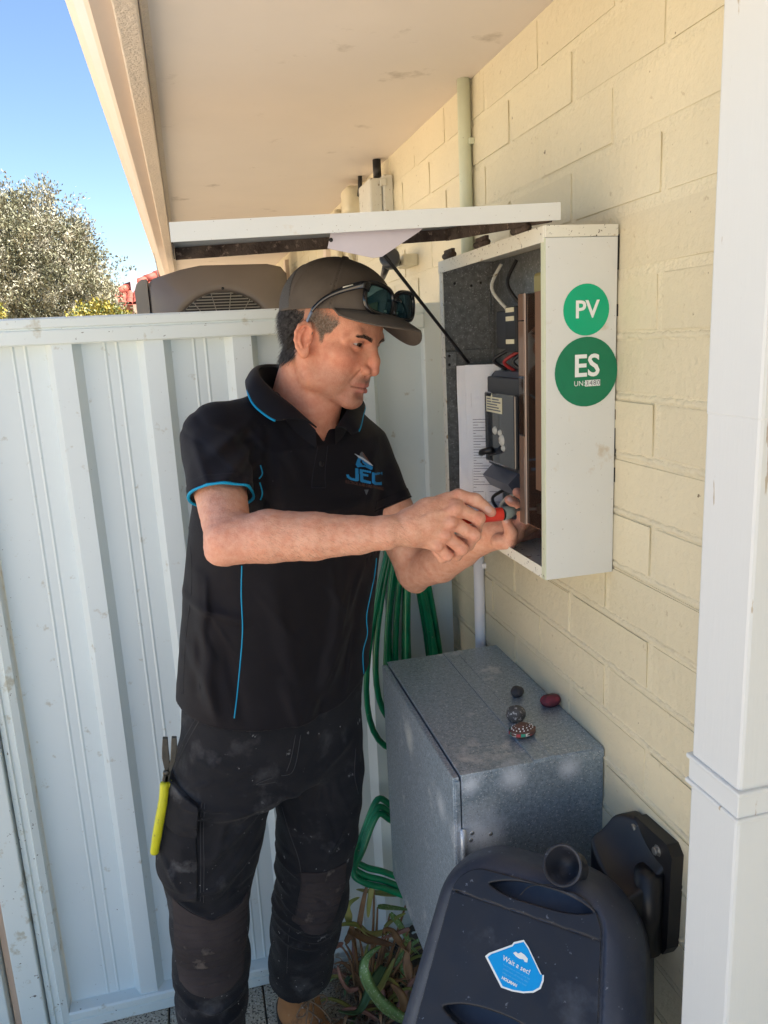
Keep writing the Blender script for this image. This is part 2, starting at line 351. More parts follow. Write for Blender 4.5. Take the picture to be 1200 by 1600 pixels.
def cone(P, a, b, r1, r2):
    a = np.asarray(a, np.float32); b = np.asarray(b, np.float32); d = b-a
    t = np.clip(((P-a)@d)/float(d@d), 0, 1); return np.linalg.norm(P-a-t[:, None]*d, axis=1)-(r1+(r2-r1)*t)
def rbox(P, c, hs, r, M=None):
    q = P-np.asarray(c, np.float32)
    if M is not None: q = q@np.asarray(M, np.float32)
    q = np.abs(q)-(np.asarray(hs, np.float32)-r)
    return np.linalg.norm(np.maximum(q, 0), axis=1)+np.minimum(q.max(1), 0)-r
def wob(P, s, ph=0.0):
    return (np.sin(P[:, 0]*s+1.3*np.sin(P[:, 1]*s*.7+ph)+ph)*np.sin(P[:, 1]*s*1.1+1.7*np.sin(P[:, 2]*s*.8+ph*2)+2*ph)*np.sin(P[:, 2]*s*.9+1.1*np.sin(P[:, 0]*s*.6)+3*ph))
def px_plane(u, v, o, n):
    d = _r*((u-600)/FPX) - _u*((v-800)/FPX) + _f; o = Vector(o); n = Vector(n); return CAM+d*((o-CAM).dot(n)/d.dot(n))

# ------------------------------------------------------------------ materials of the objects
m_white = mat('box_white_enamel', (0.72, 0.74, 0.72), 0.4, 0.05, 5, bump=0.1, bscale=30, spots=[((0.22, 0.18, 0.13), 260, 0.755, 0.03), ((0.60, 0.55, 0.46), 22, 0.70, 0.1)])
m_white_chip = mat('box_white_chipped', (0.76, 0.75, 0.66), 0.45, 0.1, 6, spots=[((0.11, 0.09, 0.07), 170, 0.705, 0.02), ((0.40, 0.30, 0.18), 40, 0.70, 0.06)])
m_rust = mat('rusty_flange', (0.10, 0.075, 0.06), 0.8, 0.5, 25, col2=(0.03, 0.018, 0.014), bump=1, bscale=150, spots=[((0.20, 0.15, 0.12), 110, 0.66, 0.06)])
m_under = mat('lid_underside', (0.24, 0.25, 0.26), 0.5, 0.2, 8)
m_galvin = mat('galvanised_inside', (0.24, 0.25, 0.25), 0.5, 0.3, 90, col2=(0.15, 0.155, 0.155), metal=0.6, spots=[((0.42, 0.43, 0.43), 300, 0.58, 0.06)])
def galv_mat(name, blobs, base=(0.37, 0.46, 0.56)):
    m = mat(name, base, 0.34, 0.3, 150, col2=tuple(c*0.68 for c in base), metal=0.45, bump=0.12, bscale=220, rvar=0.1, spots=[((0.72, 0.76, 0.80), 330, 0.67, 0.04), ((0.62, 0.66, 0.7), 14, 0.68, 0.1)])
    nt = m.node_tree; N = nt.nodes; L = nt.links; b = N['Principled BSDF']; geo = N.new('ShaderNodeNewGeometry')
    nz = N.new('ShaderNodeTexNoise'); nz.inputs['Detail'].default_value = 6; nz.inputs['Scale'].default_value = 30; L.new(geo.outputs['Position'], nz.inputs['Vector'])
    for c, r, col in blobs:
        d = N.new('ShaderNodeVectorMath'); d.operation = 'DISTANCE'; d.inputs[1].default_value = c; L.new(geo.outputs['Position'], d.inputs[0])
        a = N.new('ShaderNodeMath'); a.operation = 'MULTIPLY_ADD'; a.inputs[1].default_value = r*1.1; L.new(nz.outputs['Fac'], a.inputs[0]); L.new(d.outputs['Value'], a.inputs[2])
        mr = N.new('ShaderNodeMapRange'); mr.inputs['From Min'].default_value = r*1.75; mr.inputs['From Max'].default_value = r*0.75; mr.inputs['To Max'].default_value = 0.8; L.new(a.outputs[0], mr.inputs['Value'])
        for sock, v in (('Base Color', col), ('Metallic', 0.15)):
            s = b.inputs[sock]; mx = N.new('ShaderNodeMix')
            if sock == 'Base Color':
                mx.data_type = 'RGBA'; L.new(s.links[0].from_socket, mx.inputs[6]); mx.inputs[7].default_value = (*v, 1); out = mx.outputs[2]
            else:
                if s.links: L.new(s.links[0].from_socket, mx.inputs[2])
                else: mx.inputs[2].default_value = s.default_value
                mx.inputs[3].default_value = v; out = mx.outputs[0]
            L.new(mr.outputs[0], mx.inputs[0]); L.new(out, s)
    return m
m_green1 = mat('sticker_green_bright', (0.0, 0.42, 0.22), 0.3, 0.05, 10)
m_green2 = mat('sticker_green_dark', (0.005, 0.20, 0.10), 0.3, 0.08, 60)
m_letter = mat('sticker_white', (0.82, 0.86, 0.86), 0.4)
m_black = mat('black_plastic', (0.016, 0.016, 0.018), 0.38, 0.2, 20)
m_meter = mat('meter_plastic', (0.035, 0.038, 0.045), 0.35, 0.2, 20)
m_meterlid = mat('meter_grey_cap', (0.075, 0.085, 0.11), 0.3)
m_clear = mat('clear_plastic', (0.9, 0.92, 0.95), 0.05, alpha=0.22, spec=1.0, bump=1.0, bscale=28, bdetail=2)
m_smoke = mat('smoked_acrylic', (0.035, 0.02, 0.014), 0.06, trans=0.0, alpha=0.86, spec=0.8, coat=0.6)
m_smoke_edge = mat('smoked_acrylic_edge', (0.20, 0.125, 0.09), 0.12, alpha=0.9, coat=0.5)
m_paper = mat('white_paper', (0.80, 0.82, 0.88), 0.6)
m_paper_y = mat('cream_label', (0.74, 0.70, 0.50), 0.6)
m_ink = mat('grey_ink', (0.12, 0.13, 0.17), 0.7)
m_steel = mat('zinc_steel', (0.45, 0.45, 0.44), 0.35, 0.2, 90, metal=0.9)
m_pvc = mat('grey_white_pvc', (0.62, 0.62, 0.56), 0.4, 0.1, 10, spots=[((0.25, 0.2, 0.13), 60, 0.7, 0.04)])
m_conduit = mat('pale_green_conduit', (0.62, 0.66, 0.50), 0.4, 0.08, 10, spots=[((0.15, 0.13, 0.1), 60, 0.74, 0.02)])
m_reel = mat('reel_blue_black', (0.040, 0.050, 0.080), 0.42, 0.15, 12, bump=0.08, bscale=400, spots=[((0.16, 0.18, 0.22), 95, 0.735, 0.03), ((0.06, 0.07, 0.095), 8, 0.62, 0.15)], rvar=0.08)
m_reel2 = mat('reel_panel_black', (0.017, 0.019, 0.027), 0.4, 0.2, 12, spots=[((0.14, 0.15, 0.18), 85, 0.73, 0.03), ((0.05, 0.055, 0.07), 10, 0.64, 0.12)], rvar=0.08)
m_blue = mat('sticker_cyan', (0.0, 0.33, 0.80), 0.35, 0.05, 30)
m_hose = mat('green_hose', (0.0, 0.24, 0.10), 0.3, 0.2, 20, col2=(0.0, 0.13, 0.06), coat=0.3, spots=[((0.2, 0.25, 0.18), 60, 0.74, 0.04)])
m_ac = mat('ac_grey_paint', (0.20, 0.172, 0.152), 0.2, 0.06, 6)
m_acside = mat('ac_side_cover', (0.24, 0.225, 0.2), 0.5)

# ------------------------------------------------------------------ meter box on the wall
BY0, BY1, BX, BZ0, BZ1 = 1.034, 1.504, -0.114, 1.347, 1.862
mbx = thing('meter_box', 'open white steel electricity meter box with green round stickers on brick wall', 'meter box', (-0.05, 1.27, BZ0))
sp = box_part('side_panel', (BX, BY0, BZ0), (-0.0025, BY0+0.002, BZ1-0.0165), m_white, mbx, 0.0006)
box_part('cap_strip', (BX-0.0012, BY0-0.0012, BZ1-0.016), (-0.0025, BY0+0.0022, BZ1), m_white_chip, mbx, 0.0006)
box_part('side_panel', (BX, BY1-0.002, BZ0), (-0.0025, BY1, BZ1), m_galvin, mbx)
box_part('top_panel', (BX, BY0+.003, BZ1-0.002), (-0.0025, BY1-.003, BZ1), m_white_chip, mbx)
box_part('bottom_panel', (BX, BY0+.003, BZ0), (-0.0025, BY1-.003, BZ0+0.002), m_white_chip, mbx)
box_part('back_panel', (-0.005, BY0+.003, BZ0+.003), (-0.003, BY1-.003, BZ1-.003), m_galvin, mbx)
box_part('front_flange', (BX-0.002, BY0+0.0005, BZ0), (BX, BY0+0.013, BZ1-0.017), m_conduit, mbx, 0.0005)
box_part('front_flange', (BX-0.002, BY1-0.020, BZ0), (BX, BY1, BZ1-0.022), m_white_chip, mbx, 0.0005)
box_part('front_flange', (BX-0.003, BY0+0.0022, BZ1-0.022), (BX, BY1+.001, BZ1), m_white_chip, mbx, 0.0005)
box_part('front_flange', (BX-0.002, BY0+0.0135, BZ0), (BX, BY1-0.0205, BZ0+0.018), m_white_chip, mbx, 0.0005)
box_part('corner_seam', (-0.0150, BY1-0.006, 1.62), (-0.0120, BY1-0.0022, BZ1-.03), m_galvin, mbx)
box_part('corner_seam', (-0.0085, BY1-0.006, 1.62), (-0.0055, BY1-0.0022, BZ1-.03), m_galvin, mbx)
box_part('cross_strap', (-0.110, BY1-0.007, 1.655), (-0.006, BY1-0.0022, 1.690), m_galvin, mbx)
box_part('bracket', (-0.111, BY1-0.013, 1.654), (-0.088, BY1-0.0072, 1.689), m_galvin, mbx, .001)
for dz in (1.663, 1.680): MB().tube([(-0.1045, BY1-.0128, dz), (-0.1045, BY1-.0142, dz)], 0.0028, 8).build('screw_hole', m_black, mbx)
for xx, zz in ((-0.085, 1.82), (-0.05, 1.815), (-0.03, 1.82)): MB().tube([(xx, BY1-.0022, zz), (xx, BY1-.0035, zz)], 0.0026, 8).build('screw_hole', m_black, mbx)
for z0, z1 in ((1.80, 1.848), (1.735, 1.752), (1.585, 1.60), (1.53, 1.572), (1.49, 1.512)):     # gaps in the sealant against the wall
    box_part('sealant_gap', (-0.0025, BY0-.0006, z0), (-0.0005, BY0+.004, z1), m_black, mbx)
def disc(name, c, r, th, m, parent, seg=40):
    c = Vector(c); pts = [(r*math.cos(2*math.pi*k/seg), r*math.sin(2*math.pi*k/seg)) for k in range(seg)]
    return MB().prism(pts, (0, -th, 0), c).build(name, m, parent)
cPV = px(916, 484, y=BY0); cES = px(917, 581, y=BY0)
s1 = disc('sticker', cPV+Vector((0, -0.0002, 0)), 0.0362, 0.0006, m_green1, mbx)
s2 = disc('sticker', cES+Vector((-.0012, -0.0002, 0)), 0.0502, 0.0006, m_green2, mbx)
place_text('lettering', 'PV', 0.0345, cPV+Vector((0.0005, -0.0013, -0.0005)), (1, 0, 0.0), (0, 0, 1), m_letter, s1, bold=0.0007)
place_text('lettering', 'ES', 0.0445, cES+Vector((-0.001, -0.0013, 0.0075)), (1, 0, 0), (0, 0, 1), m_letter, s2, bold=0.0009)
place_text('lettering', 'UN:', 0.0105, cES+Vector((-0.0125, -0.0013, -0.0165)), (1, 0, 0), (0, 0, 1), m_letter, s2)
for k, ch in enumerate('3480'):
    c = cES+Vector((-0.0005+0.0062*k, -0.0009, -0.0165))
    MB().box(c+Vector((-.0028, -.0004, -.0045)), c+Vector((.0028, 0, .0045))).build('number_patch', m_letter, s2)
    place_text('lettering', ch, 0.0098, c+Vector((0, -0.0008, 0)), (1, 0, 0), (0, 0, 1), m_ink, s2)
# lid propped open
LN = [Vector((-0.618, 1.034, 1.871)), Vector((-0.093, 1.034, 1.891))]; LF = [Vector((-0.618, 1.492, 1.899)), Vector((-0.093, 1.492, 1.924))]
def slab(a, b, c, d, th):     # quad a-b-c-d with thickness downwards
    t = Vector((0, 0, -th)); return MB().add([a, b, c, d, a+t, b+t, c+t, d+t], [(0, 1, 2, 3), (7, 6, 5, 4), (0, 4, 5, 1), (1, 5, 6, 2), (2, 6, 7, 3), (3, 7, 4, 0)])
lid = slab(LN[0], LN[1], LF[1], LF[0], 0.0016).build('lid', m_white, mbx)
ins = lambda v, dx, dy, dz: v+Vector((dx, dy, dz))
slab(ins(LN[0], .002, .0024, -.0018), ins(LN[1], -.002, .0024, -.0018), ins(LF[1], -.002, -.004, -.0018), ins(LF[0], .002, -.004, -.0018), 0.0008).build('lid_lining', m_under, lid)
slab(ins(LN[0], -.0008, -.0012, 0.0006), ins(LN[1], .0008, -.0012, 0.0006), ins(LN[1], .0008, .002, 0.0006), ins(LN[0], -.0008, .002, 0.0006), 0.0232).build('lid_flange', m_white, lid)
slab(ins(LF[0], .002, -.003, -.002), ins(LF[1], -.002, -.003, -.002), ins(LF[1], -.002, -.001, -.002), ins(LF[0], .002, -.001, -.002), 0.0215).build('lid_flange', m_rust, lid)
slab(ins(LN[0], -.0008, .0024, 0), ins(LN[0], .0012, .0024, 0), ins(LF[0], .0012, -.0035, 0), ins(LF[0], -.0008, -.0035, 0), 0.022).build('lid_flange', m_rust, lid)
slab(ins(LN[1], -.012, .003, -.003), ins(LN[1], -.010, .003, -.003), ins(LF[1], -.010, -.004, -.003), ins(LF[1], -.012, -.004, -.003), 0.022).build('lid_flange', m_rust, lid)
for yy in (1.10, 1.26, 1.43):
    MB().tube([(-0.110, yy, 1.8685), (-0.110, yy+0.055, 1.8695)], 0.0055, 10).build('hinge', m_rust, mbx)
    MB().box((-0.113, yy+.004, 1.8625), (-0.106, yy+.05, 1.880), .0008).build('hinge_leaf', m_rust, mbx)
uu = (LN[1]-LN[0])/0.525; vv = (LF[0]-LN[0])/0.458
lp = lambda a, b, d: LN[0]+uu*a+vv*b+Vector((0, 0, -d))
slab(lp(.33, .07, .0030), lp(.45, .07, .0030), lp(.45, .30, .0030), lp(.33, .30, .0030), .0004).build('instruction_label', mat('old_label', (0.55, 0.53, 0.50), 0.6, 0.1, 40), lid)
slab(lp(.20, .05, .0030), lp(.26, .05, .0030), lp(.26, .12, .0030), lp(.20, .12, .0030), .0004).build('instruction_label', m_paper, lid)
hp = [px(u, v, y=1.052) for u, v in ((519, 352), (668, 349), (655, 362), (597, 401), (583, 403), (512, 388))]
m_plate = mat('mauve_grey_plate', (0.60, 0.54, 0.58), 0.35, 0.08, 20, metal=0.2)
plate = MB(); n = len(hp); plate.add(hp+[p+Vector((0, .0018, 0)) for p in hp], [tuple(range(n)), tuple(range(n, 2*n))[::-1]]+[(i, (i+1) % n, n+(i+1) % n, n+i) for i in range(n)])
pl = plate.build('stay_plate', m_plate, lid)
hc = px(517, 375, y=1.0515); MB().tube([hc, hc+Vector((0, -.0012, 0))], 0.0027, 12).build('rivet_hole', m_black, pl)
MB().tube([px(590, 388, y=1.30), px(600, 398, y=1.30), px(729, 563, y=1.478), px(732, 566, y=1.486)], 0.0032, 8).build('stay_rod', m_black, mbx)
# inside: meter, cover, fuses
mt = MB().box((-0.056, 1.225, 1.470), (-0.006, 1.412, 1.640), .003).build('electric_meter', m_meter, mbx)
MB().prism([(-0.052, 1.610), (-0.052, 1.632), (-0.040, 1.650), (-0.008, 1.650), (-0.008, 1.636), (-0.0525, 1.636)], (0, 0.180, 0), (0, 1.229, 0)).build('meter_cap', m_meterlid, mt)
MB().box((-0.0535, 1.362, 1.613), (-0.0524, 1.395, 1.629)).build('meter_label', m_paper, mt)
MB().box((-0.0655, 1.262, 1.478), (-0.0565, 1.404, 1.612), .003).build('meter_window', mat('meter_window_dark', (0.05, 0.055, 0.065), 0.08, coat=1), mt)
lb = MB().box((-0.0668, 1.315, 1.575), (-0.0657, 1.390, 1.604)).build('rating_label', m_paper_y, mt)
for k in range(5): MB().box((-0.0674, 1.32+.008*(k % 3), 1.579+k*.005), (-0.0669, 1.385, 1.581+k*.005)).build('print_line', m_ink, mt)
for (yy, zz, rr) in ((1.35, 1.542, .008), (1.325, 1.540, .006), (1.318, 1.527, .011), (1.31, 1.513, .006)):
    MB().lathe([(0.0, .003), (rr*.6, .003), (rr, .0), (rr, -.004)], (-0.0668, yy, zz), (-1, 0, 0), 14).build('meter_dial', m_pvc, mt)
MB().prism([(-0.052, 1.474), (-0.075, 1.452), (-0.060, 1.430), (-0.010, 1.430), (-0.010, 1.474)], (0, 0.125, 0), (0, 1.27, 0)).build('terminal_cover', m_meterlid, mt)
MB().tube([(-0.075, 1.40, 1.493), (-0.085, 1.37, 1.50), (-0.075, 1.345, 1.507)], 0.0065, 8).build('seal_wire', m_black, mt)
MB().tube([(-0.064, 1.365, 1.610), (-0.067, 1.363, 1.602), (-0.066, 1.36, 1.594)], 0.002, 6).build('seal_tag', m_paper_y, mt)
box_part('fuse_block', (-0.05, 1.285, 1.685), (-0.006, 1.335, 1.765), m_black, mbx, .003)
box_part('fuse_block', (-0.04, 1.345, 1.69), (-0.006, 1.40, 1.76), m_meter, mbx, .003)
for i_, (y0_, z0_, y1_, z1_, mm_) in enumerate(((1.30, 1.686, 1.30, 1.65, m_black), (1.32, 1.686, 1.34, 1.65, mat('red_cable', (0.30, 0.02, 0.02), .4)), (1.36, 1.69, 1.38, 1.652, m_black), (1.31, 1.765, 1.33, 1.845, m_black), (1.37, 1.76, 1.40, 1.845, m_pvc), (1.44, 1.37, 1.33, 1.44, m_black), (1.42, 1.36, 1.29, 1.44, m_pvc))):
    MB().tube(catmull([(-0.028, y0_, z0_), (-0.045-.004*(i_ % 3), (y0_+y1_)/2+.012, (z0_+z1_)/2), (-0.028, y1_, z1_)], 6), .0034, 8).build('cable', mm_, mbx)
for zz in (1.70, 1.74, 1.755): MB().box((-0.0512, 1.292, zz), (-0.0503, 1.328, zz+.008)).build('fuse_label', m_paper_y, mbx)
box_part('panel_board', (-0.055, 1.06, 1.60), (-0.02, 1.205, 1.812), mat('olive_board', (0.30, 0.27, 0.11), 0.5, 0.1, 20), mbx, .006)
cv = box_part('smoked_cover', (-0.106, 1.052, 1.416), (-0.062, 1.138, 1.776), m_smoke, mbx, .002)
for z0, z1, mm in ((1.737, 1.7765, 0), (1.652, 1.7355, 0), (1.56, 1.650, 1), (1.4155, 1.558, 0)):
    box_part('cover_edge', (-0.1095, 1.1215, z0), (-0.1065, 1.1415, z1), (m_smoke_edge, m_smoke)[mm], cv, .0008)
box_part('cover_edge', (-0.1085, 1.118, 1.4155), (-0.1065, 1.1205, 1.7765), mat('bright_acrylic_edge', (0.5, 0.37, 0.30), .2), cv, .0005)
box_part('cover_panel', (-0.1090, 1.052, 1.480), (-0.1065, 1.082, 1.7765), mat('brown_backing', (0.19, 0.11, 0.07), .35), cv, .0008)
# document sleeve standing in the box
ds = thing('document_sleeve', 'clear plastic sleeve of white printed forms standing inside the meter box', 'documents', (-0.06, 1.46, 1.37))
def sheet(x0, y0, x1, y1, z0, z1, bow, name, m):
    return MB().grid(lambda a, b: Vector((x0+(x1-x0)*a, y0+(y1-y0)*a-bow*math.sin(a*math.pi)*(0.3+0.7*b)+.002*math.sin(b*9), z0+(z1-z0)*b)), 14, 14).build(name, m, ds)
sheet(-0.0935, 1.478, -0.062, 1.462, 1.352, 1.660, 0.002, 'folded_form', m_paper)
f2 = sheet(-0.080, 1.466, -0.018, 1.432, 1.352, 1.661, 0.004, 'printed_form', m_paper)
def formpt(a, b): return Vector((-0.080+0.062*a, 1.466-0.034*a-0.004*math.sin(a*math.pi)*(0.3+0.7*b)+.002*math.sin(b*9)-.0012, 1.352+0.309*b))
for k in range(26):
    b_ = 0.20+k*0.018; w = 0.10+0.75*((k*37) % 10)/10.
    q = [formpt(.16, b_), formpt(.16+w*.8, b_), formpt(.16+w*.8, b_+.004), formpt(.16, b_+.004)]
    MB().add(q, [(0, 1, 2, 3)]).build('print_line', m_ink, f2)
for a0, a1, b0, b1 in ((.14, .145, .1, .82), (.14, .95, .1, .104), (.14, .95, .17, .174), (.5, .507, .1, .17)):
    MB().add([formpt(a0, b0), formpt(a1, b0), formpt(a1, b1), formpt(a0, b1)], [(0, 1, 2, 3)]).build('print_line', m_ink, f2)
MB().grid(lambda a, b: Vector((-0.096+0.082*a, 1.474-0.046*a-.004-.005*math.sin(a*math.pi)+.0025*math.sin(b*17+a*5)*math.sin(a*11), 1.35+0.312*b)), 24, 40).build('plastic_sleeve', m_clear, ds)

# ------------------------------------------------------------------ galvanised cabinet below
GX, GY0, GY1, GZ0, GZ1 = -0.267, 1.054, 1.525, 0.50, 1.033
gpt = lambda u, v: tuple(px(u, v, y=GY0))
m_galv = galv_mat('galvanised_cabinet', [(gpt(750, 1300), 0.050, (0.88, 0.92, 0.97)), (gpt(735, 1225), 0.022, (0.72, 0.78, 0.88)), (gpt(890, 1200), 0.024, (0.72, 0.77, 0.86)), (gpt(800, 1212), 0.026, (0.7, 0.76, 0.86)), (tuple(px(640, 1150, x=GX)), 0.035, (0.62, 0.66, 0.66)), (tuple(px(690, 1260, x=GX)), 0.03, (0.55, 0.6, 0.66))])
cab = thing('steel_cabinet', 'dull galvanised steel cabinet fixed low on the brick wall', 'cabinet', (-0.13, 1.29, GZ0))
box_part('body', (GX+0.013, GY0, GZ0), (-0.001, GY1, GZ1-0.004), m_galv, cab, 0.001)
box_part('top_cover', (GX+0.011, GY0-0.0015, GZ1-0.0038), (-0.001, GY1+.001, GZ1-0.0012), m_galv, cab, 0.0008)
box_part('top_lip', (GX+0.0125, GY0-0.002, GZ1-0.016), (-0.001, GY0-0.0002, GZ1-0.0032), m_galv, cab, 0.0006)
box_part('top_seam', (-0.128, GY0+.001, GZ1-0.0014), (-0.001, GY1, GZ1+0.0008), m_galv, cab, 0.0006)
box_part('top_seam', (-0.098, GY0+.002, GZ1+0.0007), (-0.088, GY1-.001, GZ1+0.0017), m_galv, cab, 0.0004)
door = box_part('door', (GX-0.001, GY0+0.002, GZ0+.004), (GX+0.010, GY1-.002, GZ1-0.006), m_galv, cab, 0.0015)
box_part('door_edge', (GX+0.002, GY0-0.0005, GZ0+.003), (GX+0.0105, GY0+0.003, GZ1-.012), m_galv, cab, 0.0008)
for zc in (0.905, 0.62):
    hg = MB().tube([(GX+0.012, GY0-0.004, zc-.03), (GX+0.012, GY0-0.004, zc+.03)], 0.0042, 10).build('hinge', m_galv, cab)
    MB().box((GX+0.001, GY0-0.0028, zc-.028), (GX+0.0115, GY0-0.0012, zc+.0275)).build('hinge_leaf', m_galv, hg)
for u, v in ((738, 1302), (736, 1313), (767, 1303)):
    c = px(u, v, y=GY0); MB().lathe([(0, .0016), (.0028, .0012), (.0038, 0)], c, (0, -1, 0), 10).build('rivet', m_steel, cab)

# painted stones on the cabinet
def stone(name, label, c, r, m, rot, seed, h=0.0016):
    c = Vector(c); t = thing(name, label, 'stone', (c.x, c.y, GZ1+.0008), 'painted stones on the steel cabinet')
    Mr = np.array(Matrix.Rotation(rot, 3, 'Z'))
    def fn(P): return ell(P, c, r, Mr)+0.0020*wob(P, 95, seed)+0.0010*wob(P, 190, seed*2)
    P, F = surf_nets(fn, np.array(c)-max(r)*1.4, np.array(c)+max(r)*1.4, h); o = put('stone', np_mesh('stone', P, F), m, t); return t, o
zt = GZ1+.001
m_st1 = mat('stone_charcoal', (0.05, 0.05, 0.06), 0.6, 0.3, 60, bump=.4, bscale=120)
m_st2 = mat('stone_red', (0.28, 0.03, 0.06), 0.6, 0.3, 60, col2=(0.03, 0.025, 0.03), bump=.4, bscale=120, spots=[((0.03, 0.025, 0.03), 45, 0.56, 0.05)])
m_st3 = mat('stone_grey_pattern', (0.09, 0.09, 0.095), 0.6, 0.3, 60, spots=[((0.42, 0.43, 0.45), 150, 0.58, 0.03)], bump=.3, bscale=120)
m_st4 = mat('stone_brown', (0.13, 0.07, 0.06), 0.55, 0.3, 60, bump=.2, bscale=120)
stone('painted_stone', 'plain charcoal stone at the back of the steel cabinet top', px(808, 1080, z=zt+.010), (.0145, .011, .0115), m_st1, .4, 1)
stone('painted_stone', 'red and black painted stone nearest the brick wall', px(860, 1094, z=zt+.011), (.0205, .016, .0125), m_st2, .2, 2)
stone('painted_stone', 'round stone with fine grey pattern behind the dotted stone', px(806, 1116, z=zt+.014), (.0175, .0165, .016), m_st3, 0, 3)
cs = px(816, 1141, z=zt+.010)
t4, o4 = stone('painted_stone', 'flat brown stone with white dots and coloured rim', cs, (.0245, .0175, .0105), m_st4, .15, 4)
for ring, (rr, nn) in enumerate(((.35, 7), (.58, 12), (.80, 17))):
    for k in range(nn):
        a = 2*math.pi*k/nn+ring*.2; q = Vector((.0245*rr*math.cos(a), .0175*rr*math.sin(a), 0)); q.z = .0105*math.sqrt(max(0, 1-rr*rr)); nrm = Vector((q.x/.0245**2, q.y/.0175**2, q.z/.0105**2)).normalized()
        q = Matrix.Rotation(.15, 3, 'Z')@q; MB().lathe([(0, .0013), (.0007, .0011), (.0011, .0004), (.0012, -.001)], cs+q, nrm, 8).build('painted_dot', m_paper if k % 3 else m_letter, t4)
cols = [mat('rim_green', (0.05, 0.35, 0.25), .5), mat('rim_white', (0.75, 0.75, 0.72), .5), mat('rim_red', (0.45, 0.06, 0.07), .5)]
for k in range(18):
    a0 = 2*math.pi*k/18; a1 = a0+2*math.pi/18*.9; vs = []
    for a in (a0, (a0+a1)/2, a1):
        for ph in (-.25, .25): vs.append(cs+Matrix.Rotation(.15, 3, 'Z')@Vector((.0257*math.cos(a)*math.cos(ph), .0187*math.sin(a)*math.cos(ph), .0112*math.sin(ph))))
    MB().add(vs, [(0, 2, 3, 1), (2, 4, 5, 3)]).build('painted_patch', cols[k % 3], t4)

# ------------------------------------------------------------------ hose reel
al, ti = R(40), R(40)
RE = Vector((math.cos(al), -math.sin(al), 0)); _nh = Vector((-math.sin(al), -math.cos(al), 0))
RT = Vector((0, 0, 1))*math.cos(ti)-_nh*math.sin(ti); RN = RE.cross(RT)
RO = px(800, 1490, y=0.84)
reel = thing('hose_reel', 'dark blue-black plastic hose reel on a wall bracket at the bottom right', 'hose reel', (RO.x, RO.y, 0.45))
RM = np.array([RE, RT, RN]).T.astype(np.float32)
def toloc(P): return (P-np.array(RO, np.float32))@RM
def trap(q, cx, cy, hw, hh, r, taper):
    a = np.abs(q[:, 0]-cx)+taper*(q[:, 1]-cy); d = np.stack([a-(hw-r), np.abs(q[:, 1]-cy)-(hh-r)], 1)
    return np.linalg.norm(np.maximum(d, 0), axis=1)+np.minimum(d.max(1), 0)-r
def lens(q, cx, cy, w, up, dn):
    x = (q[:, 0]-cx)/w; y = q[:, 1]-cy
    return np.maximum(y-up*(1-np.abs(x)**2.6), -y-dn*(1-np.abs(x)**3.4))
def f_body(P):
    q = toloc(P); dep = np.clip(-q[:, 2], 0, .075)
    d2 = trap(q, 0.012, -0.045, 0.130, 0.150, 0.06, 0.10)-dep*0.62+dep*dep*2.5
    d = smax(d2, np.maximum(q[:, 2], -0.24-q[:, 2]), 0.028)
    d = smax(d, -np.maximum(lens(q, 0.026, 0.078, 0.079, 0.016, 0.012), -0.03-q[:, 2]), 0.004)
    d = smax(d, -np.maximum(lens(q, -0.012, -0.088, 0.075, 0.016, 0.018), -0.03-q[:, 2]), 0.004)
    pan = trap(q, 0.006, -0.035, 0.118, 0.133, 0.045, 0.085)
    d = smax(d, -np.maximum(np.abs(pan)-0.0016, -0.005-q[:, 2]), 0.0015)
    return d
P_, F_ = surf_nets(f_body, np.array(RO)-0.30, np.array(RO)+0.30, 0.0024, slack=2.2)
body = put('casing', np_mesh('casing', P_, F_), m_reel, reel)
def f_panel(P):
    q = toloc(P); d = np.maximum(trap(q, 0.006, -0.035, 0.1155, 0.1305, 0.043, 0.085), np.abs(q[:, 2]+.0008)-.0022)
    d = smax(d, -lens(q, 0.026, 0.078, 0.074, 0.014, 0.010), 0.003); d = smax(d, -lens(q, -0.012, -0.088, 0.070, 0.014, 0.016), 0.003)
    y0 = 0.052-0.05*(q[:, 0]); d = smax(d, 0.0007-np.abs(q[:, 1]-y0), .0005)
    return d
P_, F_ = surf_nets(f_panel, np.array(RO)-0.19, np.array(RO)+0.19, 0.0016, slack=2.0)
put('front_panel', np_mesh('front_panel', P_, F_), m_reel2, reel)
rl = lambda a, b, n_: RO+RE*a+RT*b+RN*n_
# sticker
SO = rl(0, 0, 0.0022)
spx = [(758, 1494), (764, 1489), (800, 1476), (803, 1472), (818.5, 1468.5), (826, 1480), (844, 1518), (847, 1524), (850, 1523), (849.5, 1533), (845, 1545), (834, 1551), (818, 1552), (800, 1549), (783, 1543)]
sp3 = [px_plane(u, v, SO, RN) for u, v in spx]; cc = sum(sp3, Vector())/len(sp3); n = len(sp3)
def poly_part(name, pts, th, m, parent): 
    k = len(pts); return MB().add(pts+[p+RN*th for p in pts], [tuple(range(k)), tuple(range(k, 2*k))]+[(i, (i+1) % k, k+(i+1) % k, k+i) for i in range(k)]).build(name, m, parent)
stk = poly_part('sticker', sp3, 0.0004, m_letter, reel)
poly_part('print_field', [cc+(p-cc)*0.925+RN*0.0004 for p in sp3], 0.0003, m_blue, stk)
tx = (px_plane(830, 1521, SO, RN)-px_plane(783, 1495, SO, RN)).normalized(); ty = RN.cross(tx)
def stext(txt, u, v, size, **kw): return place_text('lettering', txt, size, px_plane(u, v, SO, RN)+RN*0.0010, tx, ty, m_letter, stk, **kw)
stext('Wait a sec!', 807, 1508, 0.0088, bold=.0001)
m_faint = mat('sticker_fine_print', (0.12, 0.5, 0.85), .5)
